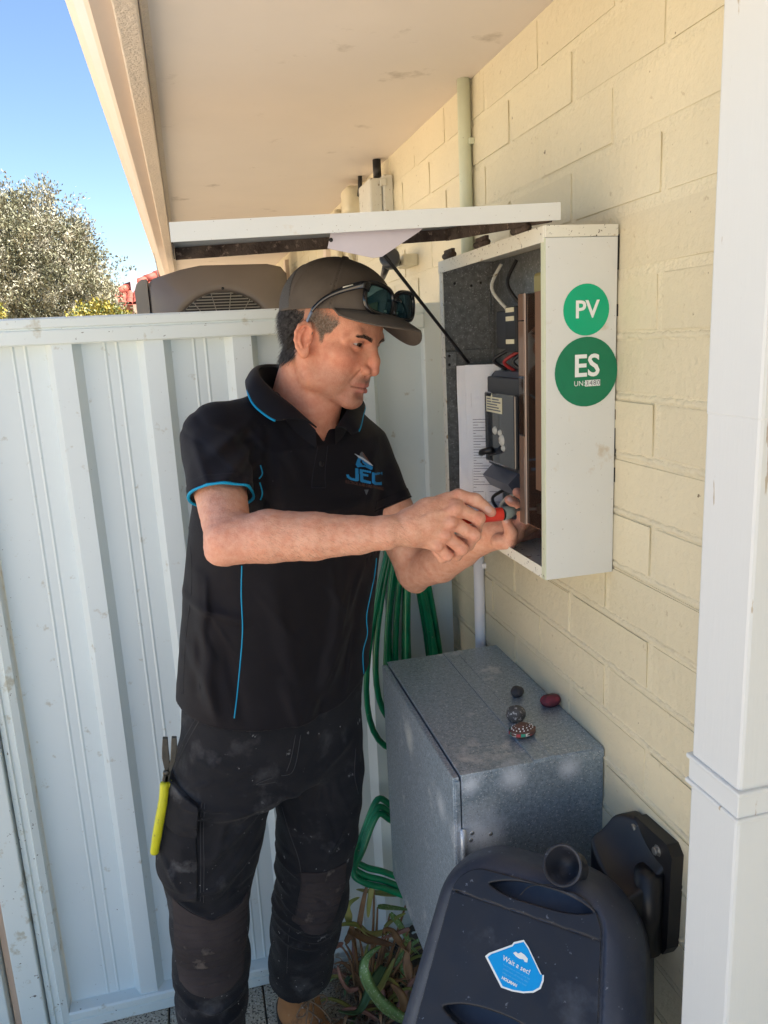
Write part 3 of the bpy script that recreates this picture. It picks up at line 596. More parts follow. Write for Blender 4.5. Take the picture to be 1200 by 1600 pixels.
for k, (u, v) in enumerate(((807, 1518), (806, 1524), (804, 1529.5))):
    place_text('lettering', ('You forgot to turn off the tap', 'please turn off the tap after', 'using and rewind the hose')[k], 0.0033, px_plane(u, v, SO, RN)+RN*0.0010, tx, ty, m_faint, stk)
stext('HOLMAN', 796, 1534, 0.0052, bold=.0002)
tp = [(802, 1489), (806, 1487), (810, 1490), (814, 1488), (820, 1492), (825, 1498), (824, 1504), (820, 1503), (818, 1499), (812, 1498), (806, 1494)]
poly_part('tap_symbol', [px_plane(u, v, SO, RN)+RN*0.0008 for u, v in tp], 0.0002, m_letter, stk)
# hose guide on top
fa = Vector((-.60, -.50, .62)).normalized(); fc = rl(0.058, 0.126, -0.012)
gd = MB().lathe([(0.024, -0.014), (0.019, -0.004), (0.0185, 0.004), (0.0225, 0.018), (0.0275, 0.030), (0.0285, 0.032), (0.0265, 0.0335), (0.0235, 0.030), (0.016, 0.006), (0.0, 0.002)], fc, fa, 28).build('hose_guide', m_reel2, reel)
MB().tube(catmull([rl(.045, .10, 0.002), rl(.03, .095, .006), rl(.01, .088, .004), rl(.0, .075, .003)]), 0.0008, 6).build('guide_cord', m_black, reel)
# wall bracket
br = MB().prism([(0.935, 0.978), (0.925, 0.991), (0.845, 0.997), (0.832, 0.985), (0.836, 0.83), (0.846, 0.812), (0.872, 0.812), (0.884, 0.83), (0.90, 0.90)], (-0.020, 0, 0), (-0.0005, 0, 0), (0, 1, 0), (0, 0, 1)).build('wall_bracket', m_black, reel)
def f_arm(P):
    d = rbox(P, (-0.043, 0.900, 0.915), (0.042, 0.050, 0.072), 0.010)
    d = smax(d, -(np.linalg.norm((P-np.array((-0.112, 0.862, 1.030), np.float32)), axis=1)-0.118), 0.006)
    d = smax(d, -(np.linalg.norm((P-np.array((-0.110, 0.86, 0.80), np.float32))*np.array((1, .7, 1), np.float32), axis=1)-0.085), 0.010)
    return d
P_, F_ = surf_nets(f_arm, (-0.16, 0.80, 0.78), (0.0, 1.02, 1.03), 0.0025); put('bracket_arm', np_mesh('bracket_arm', P_, F_), m_black, reel)
MB().tube([(-0.036, 0.862, 0.815), (-0.036, 0.862, 0.945)], 0.021, 18).build('pivot', m_black, reel)
for u, v in ((993, 1292), (1027, 1329)):
    c = px(u, v, x=-0.021); MB().lathe([(0, .006), (.0055, .006), (.006, .005), (.006, 0), (.0085, 0), (.0085, -.002)], c, (-1, 0, 0), 8, False).build('bolt', m_steel, reel)

# ------------------------------------------------------------------ things on the upper wall
cd = thing('conduit_pipe', 'pale green painted conduit running up the wall to the eave', 'conduit', (-0.02, 1.61, 1.87))
MB().tube([(-0.0155, 1.612, 1.862), (-0.0155, 1.612, ZS)], 0.0135, 14).build('pipe', m_conduit, cd)
MB().box((-0.012, 1.594, 2.10), (-0.001, 1.630, 2.112), .001).build('saddle', m_conduit, cd)
c2 = thing('conduit_pipe', 'white conduit dropping from the meter box to the steel cabinet', 'conduit', (-0.02, 1.60, 0.5))
MB().tube([(-0.013, 1.592, 0.45), (-0.013, 1.592, 1.34)], 0.0125, 14).build('pipe', m_paper, c2)
MB().box((-0.010, 1.575, 1.20), (-0.001, 1.609, 1.212), .001).build('saddle', m_paper, c2)
jb = thing('junction_box', 'grey plastic junction box high on the wall under the eave', 'junction box', (-0.03, 2.32, 1.97))
box_part('base', (-0.030, 2.235, 1.965), (-0.001, 2.40, 2.172), m_pvc, jb, .004)
box_part('cover', (-0.068, 2.245, 1.972), (-0.0305, 2.39, 2.165), m_pvc, jb, .006)
for zz in (1.99, 2.14): MB().box((-0.040, 2.228, zz), (-0.022, 2.2345, zz+.02), .002).build('clip', m_pvc, jb)
MB().tube([(-0.03, 2.30, 2.17), (-0.03, 2.30, 2.224)], 0.012, 10).build('cable_entry', m_black, jb)
jb2 = thing('eave_fitting', 'small cream capped fitting beside the junction box under the eave', 'fitting', (-0.03, 2.56, 2.14))
def f_fit(P): return rbox(P, (-0.035, 2.60, 2.165), (0.036, 0.05, 0.040), 0.016)
P_, F_ = surf_nets(f_fit, (-0.09, 2.5, 2.08), (0.01, 2.7, 2.24), 0.004); put('cap', np_mesh('cap', P_, F_), m_wall, jb2)
MB().tube([(-.03, 2.545, 2.17), (-.03, 2.53, 2.19), (-.03, 2.52, 2.224)], .007, 8).build('cable', m_black, jb2)
sn = thing('sensor_light', 'black security sensor light with cream base under the open lid', 'sensor light', (-0.03, 2.15, 1.9))
box_part('base', (-0.042, 2.02, 1.905), (-0.001, 2.12, 1.935), m_wall, sn, .004)
sc = px(611, 408, x=-0.075)
hd = MB().lathe([(0, -.022), (.012, -.022), (.014, -.012), (.024, .0), (.027, .022), (.024, .026), (0, .024)], sc, (-.35, -.75, .3), 18).build('lamp_head', m_meter, sn)
MB().tube([sc+Vector((-.012, .004, -.012)), px(598, 434, x=-0.08)], [.011, .007], 10).build('sensor', m_black, sn)
MB().tube([sc, (-0.03, 2.07, 1.915)], .008, 8).build('arm', m_meter, sn)
wr = thing('overhead_cable', 'thin dark cable hanging from the gutter against the sky', 'cable', (-.75, 4.6, 2.3))
w0, w1, w2 = px(233, 352, y=4.6), px(237, 366, y=4.6), px(245, 416, y=4.62)
MB().tube(catmull([px(229, 345, y=4.6), w0, w1]), .006, 6).build('cable', m_black, wr)
MB().lathe([(0, -.018), (.014, -.016), (.018, 0), (.014, .016), (0, .018)], w1, (.4, 0, -.6), 10).build('connector', m_black, wr)
MB().tube([w1, (w1+w2)/2+Vector((-.006, 0, 0)), w2, w2+Vector((.02, 0, -.4))], .003, 6).build('drop_wire', m_pvc, wr)

# ------------------------------------------------------------------ air conditioner beyond the fence
ac = thing('air_conditioner', 'grey-brown air conditioner unit showing its fan grille above the fence', 'air conditioner', (-0.45, 4.35, 0))
AY = 4.2
prof = [(-0.765, 1.46), (-0.765, 2.055), (-0.74, 2.078), (-0.60, 2.118), (-0.50, 2.136), (-0.16, 2.136), (-0.09, 2.120), (-0.062, 2.085), (-0.055, 1.46)]
MB().prism(prof, (0, 0.32, 0), (0, AY+.012, 0)).build('cabinet', m_ac, ac)
# moulded front with a round opening
fcx, fcz, fr = -0.405, 1.742, 0.262
pf = MB(); pin = []; pout = []; n = 64
for k in range(n):
    a = 2*math.pi*k/n; d = Vector((math.cos(a), 0, math.sin(a))); pin.append(Vector((fcx, AY+.012, fcz))+d*fr)
    lo_ = 3.0
    for i in range(len(prof)):
        (x0, z0), (x1, z1) = prof[i], prof[(i+1) % len(prof)]; ex, ez = x1-x0, z1-z0; det = d.x*(-ez)+d.z*ex
        if abs(det) < 1e-9: continue
        t = ((x0-fcx)*(-ez)+(z0-fcz)*ex)/det; s_ = (d.x*(z0-fcz)-d.z*(x0-fcx))/det
        if t > 0 and -1e-6 <= s_ <= 1+1e-6: lo_ = min(lo_, t)
    pout.append(Vector((fcx, AY+.010, fcz))+d*lo_)
rings = [pin, [p+(p-Vector((fcx, p.y, fcz))).normalized()*.018+Vector((0, -.020, 0)) for p in pin], [p+(p-Vector((fcx, p.y, fcz))).normalized()*.04+Vector((0, -.012, 0)) for p in pin], [a.lerp(b, .93)+Vector((0, -.016, 0)) for a, b in zip(pin, pout)], pout]
vs = [p for r_ in rings for p in r_]
pf.add(vs, [(j*n+k, j*n+(k+1) % n, (j+1)*n+(k+1) % n, (j+1)*n+k) for j in range(4) for k in range(n)], True).build('front_moulding', m_ac, ac)
MB().lathe([(0, 0.004), (fr-.002, 0.004)], (fcx, AY+.010, fcz), (0, -1, 0), 48).build('fan_recess', m_black, ac)
gr = MB()
for k in range(-17, 18):
    z = k*0.0148; w = math.sqrt(max(0, (fr-.004)**2-z*z))
    if w > .03: gr.box((fcx-w, AY-.012, fcz+z-.0027), (fcx+w, AY-.002, fcz+z+.0027))
for k in range(16):
    a = 2*math.pi*(k+.5)/16+.02; d = Vector((math.cos(a), 0, math.sin(a))); c0 = Vector((fcx, AY-.014, fcz)); gr.tube([c0+d*.05, c0+d*(fr-.003)], .0024, 5)
gr.build('fan_grille', m_acside, ac)
MB().prism([(-0.835, 1.46), (-0.835, 2.02), (-0.822, 2.055), (-0.795, 2.074), (-0.771, 2.076), (-0.771, 1.46)], (0, 0.33, 0), (0, AY-.004, 0)).build('side_cover', m_acside, ac)
for xx in (-0.72, -0.14): MB().box((xx-.02, AY+.03, -.005), (xx+.02, AY+.30, 1.462)).build('stand_leg', m_steel, ac)
MB().lathe([(0, .003), (.006, .002), (.007, 0)], (fcx+.005, AY-.016, fcz+fr+.014), (0, -1, 0), 10).build('screw', m_black, ac)

# ------------------------------------------------------------------ green hose hung on the fence
hose = thing('garden_hose', 'green garden hose hanging in loops on the white fence', 'hose', (-0.15, 1.79, 0.2))
hk = MB().tube([(-0.11, 1.825, 1.235), (-0.11, 1.775, 1.235), (-0.11, 1.765, 1.25)], .006, 8).build('hook', m_steel, hose)
def loop(cx, w, top, bot, y, lean, ph=0):
    pts = []
    for k in range(37):
        a = 2*math.pi*k/36+math.pi/2; s_ = math.sin(a); c_ = math.cos(a)
        z = (top+bot)/2+(top-bot)/2*s_; ww = w*(0.35+0.65*(1-((z-bot)/(top-bot))))
        pts.append(Vector((cx+lean*(top-z)+ww*c_, y+.008*math.sin(a*2+ph), z)))
    return pts
hm = [(-0.120, .055, 1.245, .60, 1.790, .03), (-0.128, .070, 1.247, .70, 1.778, .02), (-0.115, .060, 1.25, .66, 1.768, .05), (-0.140, .085, 1.246, .58, 1.785, .00), (-0.150, .100, 1.248, .74, 1.772, -.02), (-0.155, .12, 1.25, .665, 1.776, -.03), (-0.125, .06, 1.252, .52, 1.762, .045), (-0.13, .075, 1.243, .80, 1.800, .01)]
for i, a in enumerate(hm): MB().tube(loop(*a, ph=i), .0078, 8).build('hose_strand', m_hose, hose)
tail = [(-0.17, 1.77, .62), (-0.20, 1.76, .50), px(590, 1262, y=1.75), px(566, 1318, y=1.73), px(552, 1352, y=1.70), px(570, 1368, y=1.69), px(600, 1376, y=1.69), px(640, 1392, y=1.70)]
for d in (Vector((0, 0, 0)), Vector((.004, .012, .016)), Vector((-.003, -.012, -.012))):
    MB().tube(catmull([Vector(p)+d for p in tail], 8), .0085, 8).build('hose_strand', m_hose, hose)

# ------------------------------------------------------------------ aloe in the bed
m_aloe = [mat('aloe_green', (0.16, 0.30, 0.09), 0.4, 0.25, 25, col2=(0.22, 0.36, 0.14), spots=[((0.5, 0.6, 0.42), 170, 0.66, 0.04)]), mat('aloe_yellow', (0.28, 0.33, 0.08), 0.45, 0.3, 20, col2=(0.4, 0.36, 0.12)),
          mat('aloe_dry_brown', (0.30, 0.17, 0.08), 0.7, 0.3, 30, col2=(0.18, 0.10, 0.06)), mat('aloe_dry_pink', (0.42, 0.22, 0.18), 0.6, 0.2, 30), mat('aloe_dark', (0.07, 0.14, 0.06), 0.45, 0.2, 20)]
def leaf(pts, w, m, parent, up=Vector((0, 0, 1)), keel=0.35, name='leaf', k=8):
    P = catmull(pts, k); n = len(P); vs = []
    for i, p in enumerate(P):
        t = i/(n-1); tan = (P[min(i+1, n-1)]-P[max(i-1, 0)]).normalized(); sd_ = tan.cross(up)
        if sd_.length < .05: sd_ = tan.cross(Vector((0, 1, .2)))
        sd_.normalize(); nr = sd_.cross(tan); ww = w*(min(1, .55+t*2))*(1-t)**.55+.0006
        vs += [p-sd_*ww+nr*ww*keel, p-sd_*ww*.5+nr*ww*.08, p, p+sd_*ww*.5+nr*ww*.08, p+sd_*ww+nr*ww*keel, p-nr*ww*.42]
    fs = [(i*6+j, i*6+(j+1) % 6, (i+1)*6+(j+1) % 6, (i+1)*6+j) for i in range(n-1) for j in range(6)]+[(5, 4, 3, 2, 1, 0)]
    return MB().add(vs, fs, True).build(name, m, parent)
aloes = []
def aloe(label, base, leaves):
    t = thing('aloe_plant', label, 'plant', base, 'aloe plants in the garden bed')
    for lp_, w, mi in leaves:
        leaf(lp_, w*1.3, m_aloe[mi], t); p0 = Vector(lp_[0])
        if p0.z > .06:
            rt = Vector((base[0]+(p0.x-base[0])*.35, base[1]+(p0.y-base[1])*.35, .02)); MB().tube(catmull([rt, rt.lerp(p0, .55)+Vector((.008, .006, .02)), p0], 5), [.005-.0003*i for i in range(11)], 6).build('stalk', m_aloe[2], t)
    return t
q = lambda u, v, y: px(u, v, y=y)
aloe('green speckled aloe with a long curling leaf beside the hose reel', (-0.36, 1.62, .02), [
    ([q(640, 1600, 1.50), q(600, 1575, 1.53), q(573, 1535, 1.56), q(572, 1500, 1.58), q(596, 1478, 1.60)][::1], .017, 0),
    ([q(655, 1585, 1.55), q(640, 1590, 1.55), q(612, 1590, 1.55)], .014, 0),
    ([q(600, 1510, 1.62), q(580, 1545, 1.58), q(560, 1582, 1.55), q(528, 1580, 1.52)], .012, 4),
    ([q(560, 1545, 1.60), q(545, 1548, 1.60), q(533, 1532, 1.61), q(527, 1508, 1.62)], .007, 3),
    ([q(600, 1600, 1.6), q(597, 1555, 1.62), q(592, 1535, 1.63), q(598, 1526, 1.63)], .008, 3),
    ([q(632, 1580, 1.55), q(625, 1555, 1.56), q(610, 1538, 1.58)], .014, 2),
    ([q(590, 1550, 1.60), q(604, 1525, 1.62), q(617, 1497, 1.64)], .009, 1)])
aloe('yellowing aloe with dry brown leaves under the green hose', (-0.33, 1.70, .02), [
    ([q(610, 1455, 1.68), q(580, 1462, 1.66), q(560, 1448, 1.66), q(540, 1445, 1.66), q(510, 1452, 1.66)], .011, 1),
    ([q(545, 1455, 1.66), q(575, 1470, 1.64), q(595, 1474, 1.62), q(616, 1478, 1.60)], .015, 2),
    ([q(560, 1460, 1.66), q(568, 1410, 1.68), q(575, 1378, 1.70)], .007, 2),
    ([q(584, 1380, 1.70), q(578, 1410, 1.69), q(575, 1434, 1.68)], .008, 1),
    ([q(640, 1397, 1.70), q(600, 1398, 1.70), q(556, 1390, 1.72)], .012, 1),
    ([q(545, 1440, 1.68), q(545, 1415, 1.69), q(562, 1402, 1.70)], .009, 1),
    ([q(600, 1450, 1.66), q(615, 1438, 1.65), q(634, 1427, 1.65)], .008, 1),
    ([q(609, 1428, 1.66), q(625, 1448, 1.64), q(640, 1475, 1.62), q(650, 1490, 1.62)], .009, 0),
    ([q(590, 1418, 1.68), q(615, 1420, 1.67), q(640, 1422, 1.66)], .009, 0),
    ([q(640, 1490, 1.60), q(625, 1475, 1.60), q(612, 1456, 1.62), q(602, 1454, 1.62), q(600, 1460, 1.62)], .010, 2),
    ([q(535, 1480, 1.64), q(530, 1478, 1.64), q(514, 1488, 1.63)], .009, 3),
    ([q(540, 1475, 1.66), q(548, 1462, 1.66), q(552, 1440, 1.67)], .012, 2),
    ([q(640, 1530, 1.58), q(636, 1500, 1.59), q(642, 1470, 1.6)], .012, 2),
    ([q(640, 1452, 1.62), q(620, 1460, 1.62), q(596, 1467, 1.62)], .007, 3)])
rz = random.Random(11)
for k, (u, v, yb) in enumerate(((560, 1455, 1.70), (600, 1420, 1.72), (625, 1445, 1.66), (585, 1500, 1.62), (555, 1500, 1.63), (630, 1510, 1.6), (605, 1560, 1.56), (548, 1420, 1.74))):
    base_ = Vector(q(u, v, yb)); base_.z = .03
    t = thing('aloe_plant', ('small pale aloe rosette against the white fence bottom', 'young aloe tuft below the green hose end', 'spiky aloe tuft close under the steel cabinet', 'dry spiky aloe in the middle of the bed', 'low aloe tuft nearest the tan boot', 'yellow-green aloe beside the hose reel edge', 'foremost small aloe at the bottom of the picture', 'thin aloe sprout behind the trouser leg')[k], 'plant', tuple(base_), 'aloe plants in the garden bed')
    for j in range(rz.randint(6, 9)):
        a_ = rz.uniform(0, 6.28); l_ = rz.uniform(.06, .13); d_ = Vector((math.cos(a_), math.sin(a_), 0)); h_ = rz.uniform(.3, 1.1)
        p1 = base_+d_*l_*.45+Vector((0, 0, l_*.55*h_)); p2 = base_+d_*l_*.85+Vector((0, 0, l_*.75*h_)); p3 = base_+d_*l_*1.15+Vector((0, 0, l_*rz.uniform(.2, .8)*h_))
        leaf([base_, p1, p2, p3], rz.uniform(.006, .010), m_aloe[rz.choice((0, 1, 1, 2, 2, 3, 4))], t, k=4)
# dry roots and leaf litter
lit = MB()
for k in range(900):
    c = Vector((random.uniform(-.40, -.02), random.uniform(1.42, 1.8), random.uniform(.02, .05))); a = random.uniform(0, 6.28); l_ = random.uniform(.02, .08); d = Vector((math.cos(a), math.sin(a), random.uniform(-.1, .5)))*l_
    lit.tube([c, c+d*.5+Vector((0, 0, random.uniform(-.004, .012))), c+d], random.uniform(.0008, .0022), 4, False)
lit.build('leaf_litter', mat('dry_litter', (0.24, 0.17, 0.12), 0.9, 0.6, 30, col2=(0.42, 0.34, 0.24)), label='brown dry roots and leaf litter under the aloes', cat=None, kind='stuff')

# ------------------------------------------------------------------ far things: tree, shrubs, neighbour's roof
def leafy(name, label, base, blobs, n, ls, mats, seed, trunk_r, m_bark, clump=0, group=None):
    rnd = np.random.RandomState(seed); t = thing(name, label, 'tree' if trunk_r > .03 else 'shrub', base, group)
    base = Vector(base); tr = MB()
    top = Vector(np.mean([b[0] for b in blobs], 0))
    tr.tube(catmull([base, base.lerp(top, .35)+Vector((.06, .05, 0)), base.lerp(top, .7)], 5), [trunk_r*(1-.045*i) for i in range(11)], 8)
    for b in blobs:
        c = Vector(b[0]); s0 = base.lerp(top, .45); tr.tube(catmull([s0, s0.lerp(c, .5)+Vector(rnd.uniform(-.08, .08, 3)), c], 4), [trunk_r*.5*(1-.09*i) for i in range(9)], 6)
    tr.build('trunk', m_bark, t)
    per = np.array([np.prod(b[1]) for b in blobs]); per = (per/per.sum()*n).astype(int)
    for mi, m in enumerate(mats):
        VV = []; FF = []; vn = 0
        for b, k in zip(blobs, per):
            k = int(k*m[1]); u = rnd.normal(size=(k, 3)); u /= np.linalg.norm(u, axis=1)[:, None]; rad = rnd.uniform(.45, 1.0, k)**.5*(1+.16*np.sin(u[:, 0]*7+seed)*np.sin(u[:, 2]*6+u[:, 1]*5))
            cl = np.array(b[0])+u*rad[:, None]*np.array(b[1])
            if clump:       # leaves sit along short twigs
                kc = max(1, k//clump); cc = cl[:kc]; td = u[:kc]*.55+rnd.normal(size=(kc, 3))*.45+np.array((0, 0, .55)); td /= np.linalg.norm(td, axis=1)[:, None]; lt = rnd.uniform(.12, .34, kc); ci = np.repeat(np.arange(kc), clump)
                tt = rnd.rand(len(ci)); cl = cc[ci]+td[ci]*(tt*lt[ci])[:, None]+rnd.normal(size=(len(ci), 3))*.012; u = td[ci]; k = len(ci)
            for j in range(4):
                p = cl+rnd.normal(size=(k, 3))*ls*.75; d = u*.5+rnd.normal(size=(k, 3))*.7+np.array((0, 0, .45)); d /= np.linalg.norm(d, axis=1)[:, None]
                s_ = np.cross(d, rnd.normal(size=(k, 3))); s_ /= np.linalg.norm(s_, axis=1)[:, None]; L_ = ls*rnd.uniform(.6, 1.2, (k, 1)); w_ = L_*m[2]
                q4 = np.stack([p, p+d*L_*.5+s_*w_, p+d*L_, p+d*L_*.5-s_*w_], 1); VV.append(q4.reshape(-1, 3)); FF.append(np.arange(k*4).reshape(-1, 4)+vn); vn += k*4
        put('crown', np_mesh('crown', np.concatenate(VV), np.concatenate(FF), False), m[0], t)
    return t
m_bark = mat('bark', (0.10, 0.08, 0.06), 0.9, 0.4, 20, bump=1)
m_ol1 = mat('olive_leaf_silver', (0.36, 0.35, 0.26), 0.55, 0.3, 3); m_ol2 = mat('olive_leaf_green', (0.17, 0.175, 0.10), 0.55, 0.3, 3); m_ol3 = mat('olive_leaf_pale', (0.27, 0.26, 0.16), 0.55, 0.3, 2)
tp_ = lambda u, v, y: tuple(px(u, v, y=y))
leafy('olive_tree', 'silvery grey-green tree rising above the fence at left', (-2.75, 9.3, 0), [(tp_(15, 430, 9), (.85, .8, .66)), (tp_(85, 440, 8.9), (.52, .6, .55)), (tp_(60, 375, 9.1), (.42, .5, .42)), (tp_(120, 470, 9.0), (.36, .5, .36)), (tp_(-60, 420, 9.3), (.8, .8, .75)), (tp_(-20, 360, 9.3), (.4, .5, .4)), (tp_(40, 520, 9), (1.0, .8, .6))], 34000, .040, [(m_ol1, .45, .17), (m_ol2, .30, .2), (m_ol3, .35, .2)], 3, .12, m_bark, 14)
m_y1 = mat('shrub_yellow', (0.34, 0.28, 0.04), 0.5, 0.3, 6); m_y2 = mat('shrub_green', (0.12, 0.15, 0.04), 0.5, 0.3, 6)
leafy('golden_shrub', 'golden yellow shrub just above the fence beside the tiled roof', (-1.45, 7.2, 0), [(tp_(160, 502, 7.2), (.16, .25, .16)), (tp_(143, 506, 7.3), (.2, .25, .16)), (tp_(182, 512, 7.2), (.20, .25, .15))], 1500, .030, [(m_y1, .6, .3), (m_y2, .3, .3)], 5, .02, m_bark)
leafy('golden_shrub', 'bit of golden shrub at the left edge above the fence', (-2.0, 6.6, 0), [(tp_(-4, 490, 6.6), (.035, .06, .07))], 120, .022, [(m_y1, .7, .3), (m_y2, .3, .3)], 6, .015, m_bark)
nh = thing('neighbour_house', 'house with red tiled roof glimpsed between the tree and the air conditioner', 'house', (-1.2, 15.5, 0))
box_part('wall', (-1.35, 14.2, 0), (3.2, 17.5, 2.25), m_wall, nh)
box_part('white_gable_trim', (-1.40, 13.95, 2.2), (-1.30, 14.05, 3.05), m_paper, nh)
A = Vector((-2.25, 13.4, 2.30)); Bv = Vector((-1.25, 13.4, 2.30)); T1 = Vector((-0.9, 15.0, 3.15)); 
rb = MB()
ez = Vector((.0, 1.6, .72)); exv = Vector((1, 0, 0))
for r_ in range(8):
    for k in range(26):
        x0 = -1.95+k*.105+0.0; y0 = r_*.19
        p = Vector((x0, 13.5, 2.49))+ez.normalized()*y0
        if p.x < -1.95+y0*.95: continue
        n_ = Vector((0, -.72, 1.6)).normalized(); vs = []
        for j in range(5):
            a = math.pi*j/4; o_ = exv*(-.05*math.cos(a))+n_*(.032*math.sin(a)+.012); vs += [p+o_, p+o_*.92+ez.normalized()*.21]
        rb.add(vs, [(2*j, 2*j+2, 2*j+3, 2*j+1) for j in range(4)], True)
rf = rb.build('roof_tiles', m_rooftile, nh, kind='stuff')
MB().add([(-2.0, 13.48, 2.48), (3.4, 13.48, 2.48), (3.4, 15.2, 3.26), (-0.35, 15.2, 3.26), (-0.35, 15.2, 3.16), (3.4, 17.8, 2.2), (-2.0, 17.8, 2.2)], [(0, 1, 2, 3), (3, 2, 5, 6), (0, 3, 6)]).build('roof', m_rooftile, nh)
for k in range(9):
    p = Vector((-1.95, 13.5, 2.54)).lerp(Vector((-0.55, 15.0, 3.23)), k/9); q_ = Vector((-1.95, 13.5, 2.54)).lerp(Vector((-0.55, 15.0, 3.23)), (k+1.15)/9)
    MB().tube([p, q_], [.085, .07], 8).build('ridge_tile', m_rooftile, nh)
HEADPOSE = (47.4564, 15.4495, -6.0272, 0.9617, -0.3503, 1.7319)
# ------------------------------------------------------------------ the man
m_skin = mat('skin', (0.58, 0.31, 0.215), 0.5, 0.0, 30, spec=0.45, sss=0.08, bump=0.32, bscale=420, bdetail=8, rvar=0.12)
def skin_setup(m):
    nt = m.node_tree; N = nt.nodes; L = nt.links; b = N['Principled BSDF']
    at_ = N.new('ShaderNodeVertexColor'); at_.layer_name = 'pigment'
    geo = N.new('ShaderNodeNewGeometry'); nz = N.new('ShaderNodeTexNoise'); nz.inputs['Scale'].default_value = 70; nz.inputs['Detail'].default_value = 8; nz.inputs['Roughness'].default_value = .7; L.new(geo.outputs['Position'], nz.inputs['Vector'])
    mr = N.new('ShaderNodeMapRange'); mr.inputs['From Min'].default_value = .35; mr.inputs['From Max'].default_value = .7; L.new(nz.outputs['Fac'], mr.inputs['Value'])
    mx = N.new('ShaderNodeMix'); mx.data_type = 'RGBA'; mx.blend_type = 'MULTIPLY'; mx.inputs[7].default_value = (0.86, 0.66, 0.60, 1); L.new(mr.outputs[0], mx.inputs[0]); L.new(at_.outputs['Color'], mx.inputs[6])
    L.new(mx.outputs[2], b.inputs['Base Color'])
skin_setup(m_skin)
m_shirt = mat('black_polo_fabric', (0.0080, 0.0066, 0.0105), 0.72, 0.3, 10, spec=0.3, sheen=0.05, bump=0.25, bscale=900, spots=[((0.09, 0.09, 0.10), 80, 0.800, 0.02), ((0.014, 0.012, 0.016), 5, 0.55, 0.2)])
m_cyan = mat('cyan_piping', (0.0, 0.30, 0.55), 0.6)
m_trouser = mat('worn_black_canvas', (0.012, 0.013, 0.017), 0.85, 0.4, 9, col2=(0.022, 0.022, 0.026), spec=0.2, sheen=0.05, bump=0.4, bscale=700, spots=[((0.075, 0.075, 0.082), 11, 0.64, 0.2), ((0.20, 0.20, 0.21), 30, 0.735, 0.05), ((0.45, 0.45, 0.46), 70, 0.765, 0.02)])
m_pad = mat('knee_pad_canvas', (0.058, 0.048, 0.049), 0.9, 0.3, 9, col2=(0.033, 0.029, 0.031), spec=0.15, bump=0.5, bscale=600, spots=[((0.12, 0.10, 0.09), 18, 0.71, 0.08)])
m_pocket = mat('pocket_canvas', (0.026, 0.026, 0.030), 0.88, 0.4, 12, col2=(0.015, 0.015, 0.018), spec=0.2, bump=0.4, bscale=700, spots=[((0.10, 0.10, 0.105), 14, 0.66, 0.14), ((0.3, 0.3, 0.3), 45, 0.745, 0.03)])
m_cap = mat('brown_grey_cap_twill', (0.125, 0.104, 0.087), 0.9, 0.2, 20, bump=0.12, bscale=900, spec=0.2)
m_capmesh = mat('grey_cap_mesh', (0.115, 0.110, 0.108), 0.9, 0.3, 500, bump=0.5, bscale=700, spec=0.2)
m_hair = mat('grey_dark_hair', (0.018, 0.016, 0.015), 0.7, 0.5, 160, col2=(0.11, 0.10, 0.095), spec=0.2)
m_hair2 = mat('short_brown_grey_hair', (0.15, 0.10, 0.07), 0.7, 0.5, 300, col2=(0.34, 0.27, 0.215), spec=0.2)
m_boot = mat('tan_nubuck', (0.42, 0.20, 0.08), 0.75, 0.25, 14, bump=0.4, bscale=300, spots=[((0.20, 0.10, 0.05), 25, 0.66, 0.1), ((0.5, 0.36, 0.22), 18, 0.68, 0.1)])
m_sole = mat('boot_sole', (0.03, 0.025, 0.02), 0.8)
m_lace = mat('brown_lace', (0.16, 0.10, 0.065), 0.8, 0.4, 120, col2=(0.28, 0.19, 0.12))
A3 = lambda v: np.array(v, np.float32)
def pxa(u, v, y): return A3(px(u, v, y=y))
man = thing('person', 'man in black polo shirt and brown cap holding a screwdriver at the meter box', 'person', (-0.58, 1.52, 0.012))
th = R(29.0); TD = A3((math.sin(th), -math.cos(th), 0)); TL = A3((math.cos(th), math.sin(th), 0)); TY = 1.49
# --- torso sections from waist to shoulders: centre, half width, half depth
sec = []
for v, ul, ur, ab in ((1225, 268, 566, .60), (1190, 272, 566, .62), (1130, 281, 570, .62), (1050, 284, 575, .62), (960, 290, 584, .62), (880, 296, 592, .62), (800, 303, 600, .63), (740, 312, 604, .62), (690, 325, 600, .56), (655, 352, 572, .46), (630, 395, 540, .40)):
    a, b = pxa(ul, v, TY), pxa(ur, v, TY); hw = np.linalg.norm(a-b)/2/.893; sec.append((*((a+b)/2), hw, hw*ab))
sec = np.array(sec)[::1]; sec = sec[np.argsort(sec[:, 2])]
def f_torso(P, grow=0.0):
    z = np.clip(P[:, 2], sec[0, 2], sec[-1, 2]); cx, cy, a, b = [np.interp(z, sec[:, 2], sec[:, i]) for i in (0, 1, 3, 4)]
    q = P-np.stack([cx, cy, P[:, 2]], 1).astype(np.float32); l = (q@TL)/a; d = (q@TD)/b
    rho = (np.abs(l)**2.3+np.abs(d)**2.3)**(1/2.3); r2 = np.sqrt((q@TL)**2+(q@TD)**2)
    dd = r2*(1-1/np.maximum(rho, 1e-3)); dd = np.where(rho < .3, -b*.7, dd)
    return smax(smax(dd, P[:, 2]-sec[-1, 2]-.02, .03), sec[0, 2]+.01-P[:, 2], .04)-grow
RS, REl, RW = pxa(330, 684, 1.405), pxa(358, 846, 1.165), pxa(604, 832, 1.100)
LS, LEl, LW = pxa(572, 708, 1.545), pxa(648, 893, 1.475), pxa(752, 842, 1.262)
NB, NT = pxa(470, 632, 1.475), pxa(497, 560, 1.455)
